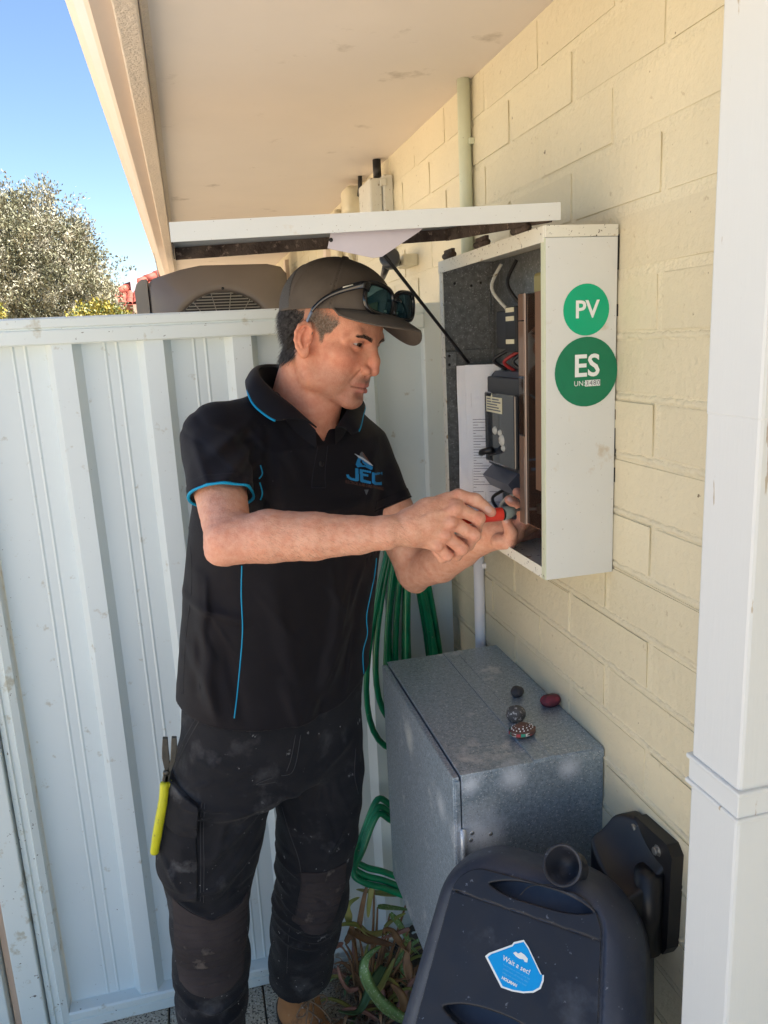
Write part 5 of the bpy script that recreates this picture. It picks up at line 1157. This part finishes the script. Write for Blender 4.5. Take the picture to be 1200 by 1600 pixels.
for c in Rm+[f[0][1] for f in fingers_r]+[f[0][-1] for f in fingers_r]+[f[0][-1] for f in fingers_l]+[f[0][1] for f in fingers_l]: kn = np.maximum(kn, np.exp(-(np.linalg.norm(ap_-c, axis=1)/.012)**2))
c_arm = c_arm*(1-.55*kn[:, None])+np.array((.74, .32, .25))*.55*kn[:, None]
el_ = np.exp(-(np.linalg.norm(ap_-REl-A3((0, -.03, 0)), axis=1)/.06)**2); c_arm = c_arm*(1-.4*el_[:, None])+np.array((.72, .33, .24))*.4*el_[:, None]
# finger nails
for c, r_ in ((Q(764, 796, 1.0905), (.0062, .004, .0050)), (Q(790, 812, 1.1695), (.0045, .004, .005)), (Q(795, 780, 1.1845), (.005, .004, .0042))):
    nm = np.exp(-(((ap_-c)/np.array(r_))**2).sum(1)**2); c_arm = c_arm*(1-.75*nm[:, None])+np.array((.72, .47, .40))*.75*nm[:, None]
bme = np_mesh('body', allP, allF); ca = bme.color_attributes.new('pigment', 'FLOAT_COLOR', 'POINT')
col4 = np.ones((len(allP), 4), np.float32); col4[:n1, :3] = head_pig; col4[n1:, :3] = c_arm; ca.data.foreach_set('color', col4.ravel())
body_o = put('body', bme, m_skin, man)
# finger nails: thin plates on the tips
m_nail = mat('finger_nail', (0.74, 0.44, 0.36), .3, coat=.2)
rb_ = BVHTree.FromPolygons([Vector(p) for p in P1], [tuple(f) for f in F1]); lb_ = BVHTree.FromPolygons([Vector(p) for p in P2], [tuple(f) for f in F2])
def nail(bv, u, v, du, dv, ang):
    vs = []; ca_, sa_ = math.cos(R(ang)), math.sin(R(ang))
    for i in range(7):
        for j in range(7):
            x, y = (i/3-1), (j/3-1); k_ = math.sqrt(max(1e-6, 1-.45*y*y)) ; x2, y2 = x*k_*du, y*math.sqrt(1-.45*x*x)*dv; d = (_r*((u+x2*ca_-y2*sa_-600)/FPX) - _u*((v+x2*sa_+y2*ca_-800)/FPX) + _f).normalized(); h = bv.ray_cast(CAM, d)
            if not h[0]: return
            vs.append(h[0]+h[1]*(.0008 if max(abs(x), abs(y)) < .9 else .0001))
    MB().add(vs, [(i*7+j, i*7+7+j, i*7+8+j, i*7+1+j) for i in range(6) for j in range(6)], True).build('fingernail', m_nail, body_o)
nail(rb_, 763, 796, 6.0, 4.6, 40); nail(lb_, 791, 813, 3.6, 4.6, -8); nail(lb_, 797, 781, 4.6, 3.4, 35)
# eyes
m_eye = mat('eye_white', (0.36, 0.31, 0.285), 0.15, coat=.5); m_iris = mat('iris_brown', (0.06, 0.03, 0.015), .15, coat=.6); m_pupil = mat('pupil', (.004, .004, .004), .1)
for s in (-1, 1):
    c = hv(.0745, s*.0325, -.0015); gz = (Vector(h2w((1, -.26, -.16))[0])-Vector(h2w((0, 0, 0))[0])).normalized(); r0 = .0124*HS
    ey = MB().lathe([(r0*math.sin(a), r0*math.cos(a)) for a in [math.pi*k/14 for k in range(15)]], c, gz, 24).build('eyeball', m_eye, body_o)
    MB().lathe([(r0*1.012*math.sin(a), r0*1.012*math.cos(a)) for a in [.0+.58*k/5 for k in range(6)]], c, gz, 20).build('iris', m_iris, ey)
    MB().lathe([(r0*1.02*math.sin(a), r0*1.02*math.cos(a)) for a in [.0+.22*k/3 for k in range(4)]], c, gz, 14).build('pupil', m_pupil, ey)
# hair: strands grown from the scalp
head_bvh = BVHTree.FromPolygons([Vector(p) for p in HPt], [tuple(f) for f in HF])
def strands(name, m, n, region, dirfn, ln, w, seed, parent, up=.14):
    rnd = random.Random(seed); mb = MB(); k = 0; tries = 0
    while k < n and tries < n*40:
        tries += 1; q0 = region(rnd)
        if q0 is None: continue
        p = hv(*q0); h = head_bvh.find_nearest(p)
        if h[0] is None or (h[0]-p).length > .03: continue
        p, nn = h[0], h[1]; d = Vector(HM@np.array(dirfn(q0, rnd))).normalized(); L_ = ln*rnd.uniform(.6, 1.25); pts = []
        cur = p-nn*.0006
        for j in range(4):
            pts.append(cur.copy()); cur = cur+(d*.95+nn*(up if j == 0 else .02 if up > .3 else -.02)).normalized()*L_/3
        sd_ = d.cross(nn).normalized()*w; vs = []
        for j, pp in enumerate(pts): ww = (1-.25*j); vs += [pp-sd_*ww, pp+sd_*ww]
        mb.add(vs, [(2*j, 2*j+1, 2*j+3, 2*j+2) for j in range(3)], True); k += 1
    return mb.build(name, m, parent, kind='stuff')
def reg_back(r):
    f, u = r.uniform(-.115, -.018), r.uniform(-.062, .035); l = -r.uniform(.0, .09)
    if u < -.062+max(0, (f+.05))*.6: return None
    if (f+.006)**2/.022**2+(u+.012)**2/.036**2 < 1 and l < -.06: return None
    return (f, l, u)
def reg_side(r):
    f, u = r.uniform(-.005, .060), r.uniform(-.024, .062)
    if u < .006 and not (.008 < f < .030+.10*u): return None
    if f > .056-.75*max(0, .030-u)+r.uniform(-.005, .004): return None
    if (f+.006)**2/.020**2+(u+.012)**2/.032**2 < 1: return None
    return (f, -.08, u)
hair = strands('hair', m_hair, 5200, reg_back, lambda q, r: (-.30+r.uniform(-.15, .15)-.3*(q[0] > -.06), r.uniform(-.12, .12), -1), .024, .00042, 4, body_o)
strands('side_hair', m_hair2, 6500, reg_side, lambda q, r: (-.55+r.uniform(-.25, .25), r.uniform(-.1, .1), -1), .0085, .00016, 5, body_o, .4)
def reg_brow(s):
    def f(r):
        t = r.uniform(0, 1); l = s*(.012+.036*t); return (.097-.014*t, l, .0085+.0070*math.sin(t*2.2)-.002*t+r.uniform(-.0028, .0028)*(1.15-t*.7))
    return f
m_brow = mat('brow_hair', (0.06, 0.04, 0.03), .6)
for s in (-1, 1): strands('eyebrow', m_brow, 520, reg_brow(s), lambda q, r: (-.2, s*1.0, .25+r.uniform(-.2, .3)), .0080, .00017, 8, body_o, .5)
# forearm hair
m_armhair = mat('arm_hair', (0.12, 0.07, 0.045), .6)
arm_bvh = BVHTree.FromPolygons([Vector(p) for p in P1], [tuple(f) for f in F1]); ah = MB(); rnd = random.Random(3)
for k in range(1700):
    u = rnd.uniform(380, 640); v = rnd.uniform(785, 885); h, nn = cast(arm_bvh, u, v)
    if not h: continue
    d = (Vector(RW-REl).normalized()+Vector((0, 0, rnd.uniform(-.9, -.1)))+nn*.3).normalized(); e = h+d*rnd.uniform(.006, .012); sd_ = d*0+Vector((0, 0, 1)).cross(nn).normalized()*.00010
    ah.add([h-sd_, h+sd_, e+nn*.001], [(0, 1, 2)])
ah.build('arm_hair', m_armhair, body_o, kind='stuff')

# --- cap
CE = A3((-.006, 0, .044)); CR = A3((.1095, .0885, .0985))
def rim_u(f): return .0155+.046*np.clip((f+.105)/.20, 0, 1)
def f_crown(P):
    q = w2h(P); d = ell(q, CE, CR); d = smin(d, ell(q, (.045, 0, .075), (.055, .060, .052)), .03)
    ang = np.arctan2(q[:, 1], q[:, 0]-CE[0])
    for a in (0.0, math.pi, 1.12, -1.12, 2.1, -2.1):
        da = np.abs(np.arctan2(np.sin(ang-a), np.cos(ang-a)))*np.hypot(q[:, 0], q[:, 1]); d = d+.0009*np.exp(-(da/.0011)**2)-.0008*np.exp(-((da-.004)/.0022)**2)
    d = d-.0007*wob(P, 55, 3)
    return smax(np.maximum(d, -(d+.0035))*HS, (rim_u(q[:, 0])-q[:, 2])*HS, .0015)
P_, F_ = surf_nets(f_crown, HC-A3((.15, .15, .05)), HC+A3((.15, .15, .16)), .0019, slack=1.9)
cap = put('cap', np_mesh('cap', P_, F_), m_cap, man)
MB().lathe([(0, .003), (.005, .0026), (.0065, .0005), (.0065, -.002)], hv(-.006, 0, .1440), Vector(hU), 14).build('cap_button', m_cap, cap)
def f_back(P):     # mesh panels at the back
    q = w2h(P); d = ell(q, CE, CR); return np.maximum(np.maximum(np.maximum(d-.0012, -(d+.002))*HS, (rim_u(q[:, 0])+.002-q[:, 2])*HS), np.maximum((q[:, 0]+.050+.28*(q[:, 2]-.02)), (q[:, 2]-.135))*HS)
P_, F_ = surf_nets(f_back, HC-A3((.15, .15, .05)), HC+A3((.15, .15, .16)), .0020, slack=1.9)
put('mesh_panel', np_mesh('mesh_panel', P_, F_), m_capmesh, cap)
def visor(s, t):
    ph = s*R(66); f0, l0 = -.006+.1075*math.cos(ph), .0865*math.sin(ph); u0 = float(rim_u(np.array([f0]))[0])+.001
    ps = s*R(86); f1, l1 = .036+.145*math.cos(ps), .085*math.sin(ps); dr = .018*math.sin(ps)**2+(.026*math.sin(2*ps) if s > 0 else 0)
    u1 = .048-dr; e = math.cos(s*math.pi/2)**.35; u1 = u0+(u1-u0)*e
    return hv(f0+(f1-f0)*t, l0+(l1-l0)*t, u0+(u1-u0)*t+.004*math.sin(math.pi*t)*e)
vb = MB(); vb.grid(lambda a, b: visor(2*a-1, b), 33, 15); vis = vb.build('visor', m_cap, cap); md = vis.modifiers.new('s', 'SOLIDIFY'); md.thickness = .0030; md.offset = 0
MB().tube([visor(2*k/40-1, 1.0) for k in range(41)], .0021, 6).build('visor_edge', m_cap, vis)
for t in (.30, .48, .66, .84): MB().tube([visor(2*k/40-1, t)+Vector(hU)*.0014 for k in range(2, 39)], .0005, 5).build('visor_stitch', m_capmesh, vis)
# --- sunglasses resting on the cap
m_frame = mat('gloss_black_frame', (0.008, 0.008, 0.010), .12, coat=.6); m_tip = mat('blue_grey_tip', (0.16, 0.20, 0.28), .4)
m_lens = mat('mirror_teal_lens', (0.02, 0.10, 0.13), .04, metal=.8, coat=1, spec=1)
gl = thing('sunglasses', 'black wraparound sunglasses with teal lenses resting on the cap', 'sunglasses', tuple(hv(.11, 0, .06)))
def lens_c(s): return hv(.1165+s*.0085, s*.0355-.002, .0845)
fr = None
for s in (-1, 1):
    c = lens_c(s); wa = R(s*8-14); nrm = Vector(HM@np.array((math.cos(wa), math.sin(wa), .25))).normalized(); ex_ = Vector(HM@np.array((-math.sin(wa), math.cos(wa), 0))); ex_ = (ex_-nrm*ex_.dot(nrm)).normalized(); ey_ = nrm.cross(ex_)
    if ey_.dot(Vector(hU)) < 0: ey_ = -ey_
    def sup(k, w, h, n=36):
        a = 2*math.pi*k/n; cc_, ss = math.cos(a), math.sin(a); e = 2/3.2
        x = w*math.copysign(abs(cc_)**e, cc_); y = h*math.copysign(abs(ss)**e, ss); return x, y+(.003*s*x/w if True else 0)*1
    w_, h_ = .0325*HS, .0245*HS
    pts = [sup(k, w_, h_) for k in range(36)]; cv_ = lambda x, y: c+ex_*x+ey_*y-nrm*(x*x*4.5+y*y*2.0)
    lm = MB(); vs = [cv_(0, 0)]+[cv_(x*r_, y*r_) for r_ in (.35, .7, 1.0) for x, y in pts]
    fs = [(0, 1+k, 1+(k+1) % 36) for k in range(36)]+[(1+j*36+k, 1+(j+1)*36+k, 1+(j+1)*36+(k+1) % 36, 1+j*36+(k+1) % 36) for j in range(2) for k in range(36)]
    lm.add(vs, fs, True).build('lens', m_lens, gl)
    ring = [cv_(x*1.04, y*1.05) for x, y in pts]; MB().tube(ring+[ring[0], ring[1]], .0044, 8, False).build('rim', m_frame, gl)
    tpl = [hv(.108+s*.012, s*.0640, .100), hv(.088, s*.0800, .101), hv(.052, s*.0900, .082), hv(.026, s*.0945, .062), hv(.008, s*.0940, .040), hv(-.002, s*.0900, .016)]
    cm = catmull(tpl, 6)
    def arm_strip(P, hs, name, m):
        mb = MB(); U_ = Vector(hU); n = len(P)
        for i, p in enumerate(P):
            t = (P[min(i+1, n-1)]-P[max(i-1, 0)]).normalized(); N_ = Vector(hL)*s; up = (U_-t*U_.dot(t)).normalized(); h = hs(i/(n-1)); w = .0018
            mb.v += [tuple(p+up*h*a_+N_*w*b_) for a_, b_ in ((1, .3), (.7, 1), (-.7, 1), (-1, .3), (-1, -.6), (1, -.6))]
        mb.f += [(6*i+k, 6*i+(k+1) % 6, 6*i+6+(k+1) % 6, 6*i+6+k) for i in range(n-1) for k in range(6)]+[tuple(range(6)), tuple(range(6*n-6, 6*n))]; mb.sm += [True]*len(mb.f)
        return mb.build(name, m, gl)
    arm_strip(cm[:26], lambda t: .0078-.0042*min(1, t*1.5), 'temple', m_frame); arm_strip(cm[25:], lambda t: .0034, 'temple_tip', m_tip)
    if s < 0: MB().tube([hv(.074, -.0880, .0975), hv(.058, -.0925, .0890)], .0011, 5).build('temple_mark', m_pvc, gl)
MB().tube(catmull([hv(.1225, -.012, .090), hv(.1245, 0, .092), hv(.1225, .012, .090)], 5), .0028, 8).build('bridge', m_frame, gl)

# --- screwdriver
sdv = thing('screwdriver', 'red-handled screwdriver held in the right hand at the meter box', 'screwdriver', tuple(Q(740, 806, 1.13)))
s0, s1, s2, s3 = [Vector(Q(u, v, y)) for u, v, y in ((684, 816, 1.118), (784, 803, 1.120), (802, 799, 1.128), (815, 795, 1.150))]
ax = (s1-s0).normalized(); ln = (s1-s0).length
MB().lathe([(0, 0), (.008, .001), (.0105, .006), (.0108, .03), (.0095, .05), (.0105, ln*.75), (.0112, ln-.003), (.0108, ln)], s0, ax, 20).build('handle', mat('red_handle', (0.78, 0.05, 0.03), .35), sdv)
ax2 = (s2-s1).normalized(); l2 = (s2-s1).length
MB().lathe([(.0106, 0), (.0112, .002), (.0108, l2*.5), (.0075, l2), (0, l2)], s1+ax2*.0005, ax2, 20).build('collar', mat('grey_collar', (0.27, 0.31, 0.28), .45), sdv)
MB().tube([s2, s3], .0026, 8).build('shaft', m_steel, sdv)

# --- trousers
LR = [(-1, 1150, 283, 430, 1.48), (-1, 1200, 268, 430, 1.47), (-1, 1250, 258, 422, 1.46), (-1, 1300, 252, 412, 1.45), (-1, 1345, 250, 401, 1.445), (-1, 1390, 262, 390, 1.44), (-1, 1440, 266, 388, 1.435), (-1, 1500, 270, 390, 1.44), (-1, 1560, 275, 386, 1.45), (-1, 1640, 282, 384, 1.465), (-1, 1720, 286, 380, 1.475), (-1, 1790, 286, 384, 1.48)]
LL = [(1, 1150, 420, 566, 1.53), (1, 1200, 426, 567, 1.53), (1, 1250, 432, 563, 1.535), (1, 1300, 432, 557, 1.54), (1, 1345, 432, 549, 1.545), (1, 1400, 428, 543, 1.55), (1, 1450, 423, 530, 1.57), (1, 1500, 421, 519, 1.60), (1, 1530, 422, 516, 1.62), (1, 1552, 426, 510, 1.63)]
def legpts(Ls):
    out = []
    for s, v, a, b, y in Ls: p, q = pxa(a, v, y), pxa(b, v, y); out.append(((p+q)/2, np.linalg.norm(p-q)/2*.955))
    return out
LRp, LLp = legpts(LR), legpts(LL)
def f_leg(P, L_, stretch=1.0): return chain(P, [p for p, r in L_], [r for p, r in L_], .02)
TF = [(pxa(a, b, 1.38), pxa(c, d, 1.38), am*1.7, w) for a, b, c, d, am, w in (
    (428, 1236, 340, 1262, .005, .008), (430, 1248, 320, 1330, .005, .010), (420, 1262, 350, 1352, -.004, .009), (425, 1225, 470, 1245, .004, .008), (400, 1300, 330, 1380, .005, .011), (398, 1340, 340, 1395, -.004, .008), (268, 1396, 330, 1418, .005, .007), (330, 1418, 388, 1398, .005, .007),
    (272, 1556, 330, 1574, .006, .007), (330, 1574, 386, 1548, .006, .008), (276, 1600, 380, 1590, .005, .008), (300, 1180, 420, 1190, .003, .012), (560, 1180, 500, 1215, .004, .010), (440, 1290, 470, 1370, .004, .010), (545, 1330, 520, 1372, .005, .007),
    (430, 1395, 475, 1412, .006, .006), (426, 1425, 460, 1452, .006, .006), (424, 1465, 490, 1480, .006, .006), (422, 1492, 516, 1500, .007, .006), (424, 1512, 515, 1522, .006, .006), (428, 1536, 505, 1538, .006, .006), (440, 1440, 455, 1490, -.004, .006), (252, 1340, 280, 1375, .005, .008), (500, 1440, 522, 1456, -.005, .006))]
TF += creases([(280, 1180, 420, 1290, 160, 25, 80, 8, .0038, .0055), (265, 1380, 390, 1425, 170, 15, 60, 4, .004, .005), (275, 1565, 385, 1600, 175, 12, 60, 5, .005, .005), (425, 1370, 475, 1540, 15, 25, 50, 10, .0045, .005), (470, 1465, 520, 1540, 170, 20, 45, 7, .0045, .005), (440, 1180, 560, 1330, 100, 35, 80, 7, .0034, .006), (330, 1300, 400, 1400, 120, 25, 70, 5, .004, .0055)], 1.38)
def f_trouser_o(P):
    d = smin(f_leg(P, LRp), f_leg(P, LLp), .012); d = smin(d, np.maximum(f_torso(P, -.012), P[:, 2]-1.085), .02)
    k = np.abs(d) < .03; Pk = P[k]; d[k] -= foldfield(Pk, TF, 1.52, .04)+.0016*wob(Pk, 34, 4)+.0008*wob(Pk, 85, 5); return d
def f_trouser(P): return f_trouser_o(P)
ZHEM = float(pxa(468, 1546, 1.575)[2]); lo_, hi_ = (-0.86, 1.28, .085), (-.30, 1.74, 1.13)
def cutlow(P):
    zl = np.where(P[:, 0] > -.62, ZHEM+.006*np.sin(P[:, 0]*40), .10); d = f_trouser_o(P); return np.maximum(np.maximum(d, zl-P[:, 2]), -(d+.007) if False else -9)
TP, TFc = surf_nets(cutlow, lo_, hi_, .0033, slack=1.8)
trs = put('work_trousers', np_mesh('work_trousers', TP, TFc), m_trouser, man)
tb = BVHTree.FromPolygons([Vector(p) for p in TP], [tuple(f) for f in TFc])
def tpatch(name, poly, y, m, t=.003, ribs=None, ymax=1.5, h=.0022, bulge=0.0):
    pf_ = prism_xz(poly, y); pts = np.array([pxa(u, v, y) for u, v in poly]); lo_, hi_ = pts.min(0)-.02, pts.max(0)+.02; lo_[1] = y-.10; hi_[1] = ymax+.01
    def fn(P):
        d = f_trouser_o(P); pp = pf_(P); extra = ribs(P) if ribs else 0; bl = bulge*np.clip(-pp/.03, 0, 1)
        return smax(np.maximum(np.maximum(d-t-extra-bl, -(d+.003)), P[:, 1]-ymax), pp, .002)
    P_, F_ = surf_nets(fn, lo_, hi_, h, slack=2.2); return put(name, np_mesh(name, P_, F_), m, trs)
def ribs_at(vs, u, y, amp, tilt, curv, cx):
    zs = [pxa(u, v, y)[2] for v in vs]; x0 = pxa(cx, 1450, y)[0]
    def f(P):
        zz = P[:, 2]+tilt*(P[:, 0]-x0)-curv*(P[:, 0]-x0)**2; o = np.zeros(len(P), np.float32)
        for z in zs: o -= amp*np.exp(-((zz-z)/.0016)**2)
        return o
    return f
tpatch('knee_pad', [(268, 1424), (300, 1436), (330, 1441), (360, 1434), (391, 1416), (392, 1450), (388, 1500), (384, 1545), (360, 1562), (330, 1572), (300, 1570), (280, 1562), (272, 1530), (270, 1470)], 1.34, m_pad, .0035, ribs_at([1452+12*k for k in range(9)], 330, 1.34, .0022, .05, -1.5, 330), 1.44)
tpatch('knee_pad', [(470, 1364), (500, 1358), (543, 1352), (543, 1385), (536, 1415), (522, 1444), (505, 1460), (490, 1460), (457, 1446), (466, 1420), (470, 1390)], 1.46, m_pad, .0035, ribs_at([1375+11.5*k for k in range(7)], 500, 1.46, .0022, .12, -1.5, 500), 1.55)
tpatch('cargo_pocket', [(240, 1290), (306, 1296), (309, 1350), (308, 1404), (262, 1412), (230, 1395)], 1.36, m_pocket, .005, None, 1.45, bulge=.008)
tpatch('pocket_flap', [(252, 1238), (266, 1240), (310, 1252), (308, 1302), (280, 1308), (252, 1304), (248, 1270)], 1.36, m_pocket, .0150, None, 1.45)
def stitch(pts, m=None, r=.0007): return piping(tb, pts, r, m or m_stitch2, trs, 'stitching', n=8, lift=.0006)
m_stitch2 = mat('trouser_thread', (0.050, 0.050, 0.056), .8)
for pts in ([(310, 1116), (290, 1150), (270, 1190), (262, 1205)], [(316, 1118), (296, 1153), (276, 1194), (268, 1210)], [(462, 1148), (455, 1185), (448, 1205)], [(470, 1148), (463, 1190), (455, 1208), (440, 1212)], [(315, 1255), (313, 1300), (314, 1350), (313, 1408)], [(320, 1255), (318, 1300), (319, 1350), (318, 1410)], [(556, 1170), (554, 1210), (560, 1240)], [(440, 1260), (452, 1300), (466, 1340), (470, 1362)], [(452, 1450), (450, 1480), (448, 1520)], [(425, 1215), (400, 1226), (430, 1222)]):
    stitch(pts)
# --- boots
def boot(ank, ang, name='boot'):
    f = A3((math.sin(ang), -math.cos(ang), 0)); l = A3((math.cos(ang), math.sin(ang), 0)); M_ = np.stack([f, l, A3((0, 0, 1))], 1); o = A3((ank[0], ank[1], .012))
    loc = lambda P: (P-o)@M_
    def fb(P):
        q = loc(P); d = cone(q, (-.016, 0, .225), (-.006, 0, .10), .050, .050); d = smin(d, cone(q, (-.03, 0, .06), (.06, 0, .055), .046, .044), .03); d = smin(d, ell(q, (.135, .004, .050), (.070, .048, .040)), .03)
        d = smax(d, .024-q[:, 2], .006); d = smax(d, q[:, 2]-.198, .006)
        d = np.where(True, d-.0012*wob(P, 70, 6), d); return d
    b = put(name, np_mesh(name, *surf_nets(fb, o-A3((.24, .24, .02)), o+A3((.24, .24, .25)), .0032, slack=1.9)), m_boot, man)
    def fs(P):
        q = loc(P); d = ell(q*A3((1, 1, 0)), (.045, .002, 0), (.168, .054, 1)); return smax(d, np.abs(q[:, 2]-.013)-.0145, .004)
    put('sole', np_mesh('sole', *surf_nets(fs, o-A3((.24, .24, .02)), o+A3((.24, .24, .08)), .004, slack=2)), m_sole, b)
    W_ = lambda a, b_, c: Vector(o+M_@A3((a, b_, c)))
    bv = BVHTree.FromPolygons([v.co.copy() for v in b.data.vertices], [tuple(p.vertices) for p in b.data.polygons])
    def on(a, s, c, lift=.003):
        p = W_(a, s, c); h = bv.find_nearest(p+Vector(f)*.02+Vector((0, 0, .01))); return h[0]+h[1]*lift
    rows = [(.040, .155), (.046, .138), (.054, .121), (.064, .106), (.078, .095), (.094, .088)]
    for (a, c) in rows:
        for s in (-1, 1):
            p = on(a-.006, s*.020, c, .001); MB().lathe([(0.002, .002), (.0046, .0022), (.0052, 0)], p, (p-W_(a-.05, 0, c-.03)), 10).build('eyelet', m_steel, b)
    for i in range(len(rows)-1):
        for s in (-1, 1):
            p0, p1 = on(rows[i][0]-.006, s*.02, rows[i][1]), on(rows[i+1][0]-.006, -s*.02, rows[i+1][1]); MB().tube(catmull([p0, (p0+p1)/2+Vector(f)*.010+Vector((0, 0, .006)), p1], 5), .0021, 6).build('lace', m_lace, b)
    k0 = on(.045, 0, .14, .012)
    for s, lift in ((-1, .0), (1, .006)):
        MB().tube(catmull([k0, k0+Vector(l)*s*.025+Vector(f)*.012+Vector((0, 0, .010)), k0+Vector(l)*s*.042+Vector(f)*.012+Vector((0, 0, -.012)), k0+Vector(l)*s*.022+Vector(f)*.014+Vector((0, 0, -.018)), k0], 7), .0020, 6).build('lace_bow', m_lace, b)
        MB().tube(catmull([k0, k0+Vector(l)*s*.02+Vector(f)*.02+Vector((0, 0, -.02)), k0+Vector(l)*s*.035+Vector(f)*.035+Vector((0, 0, -.055)), k0+Vector(l)*s*.03+Vector(f)*.04+Vector((0, 0, -.085))], 7), .0019, 6).build('lace_end', m_lace, b)
    # tongue
    return b
boot(LLp[-1][0]+A3((.0, .0, 0)), R(20)); boot(LRp[-1][0], R(10))
# --- pliers in the thigh pocket
pl_ = thing('pliers', 'combination pliers with yellow handles hooked over the trouser pocket', 'pliers', tuple(Q(255, 1235, 1.40)))
m_jaw = mat('dark_steel', (0.10, 0.095, 0.085), .4, 0.3, 60, metal=.8); m_yel = mat('yellow_grip', (0.62, 0.60, 0.02), .45, .12, 60, spots=[((.25, .23, .05), 60, .70, .05)])
Y0 = 1.395
def strap3(pts, ws, y, th_): 
    mb = MB(); n = len(pts); vs = []
    for (u, v), w in zip(pts, ws): vs += [px(u-w, v, y=y), px(u+w, v, y=y), px(u+w, v, y=y)+Vector((0, th_, 0)), px(u-w, v, y=y)+Vector((0, th_, 0))]
    return mb.add(vs, [(0, 1, 2, 3), (4*n-4, 4*n-1, 4*n-2, 4*n-3)]+[(4*i+j, 4*i+(j+1) % 4, 4*i+4+(j+1) % 4, 4*i+4+j) for i in range(n-1) for j in range(4)])
for nm, pts, ws in (('jaw', [(258, 1154), (258, 1170), (259, 1185), (261, 1203), (258, 1222)], [4, 5, 6, 4, 5]), ('jaw', [(272, 1153), (272, 1172), (270, 1190), (264, 1205), (260, 1222)], [4, 5, 4, 4, 4])):
    o = strap3(pts, ws, Y0, .009).build(nm, m_jaw, pl_); bvm = o.modifiers.new('b', 'BEVEL'); bvm.width = .0012; bvm.segments = 2
MB().lathe([(0, .003), (.005, .003), (.0065, .001), (.0065, -.004)], Q(260, 1208, Y0), (0, -1, 0), 14).build('pivot', m_jaw, pl_)
gp_ = catmull([Q(257, 1222, Y0+.004), Q(255, 1250, Y0+.002), Q(248, 1290, Y0), Q(243, 1320, Y0+.002), Q(241, 1334, Y0+.004)], 6)
MB().tube(gp_, [.0068]+[.0086]*6+[.0092]*10+[.0085]*6+[.0075, .004][:len(gp_)-23], 12).build('grip', m_yel, pl_)
gp2 = catmull([Q(262, 1222, Y0+.01), Q(268, 1250, Y0+.02), Q(270, 1290, Y0+.03)], 6); MB().tube(gp2, .008, 10).build('grip', m_yel, pl_)
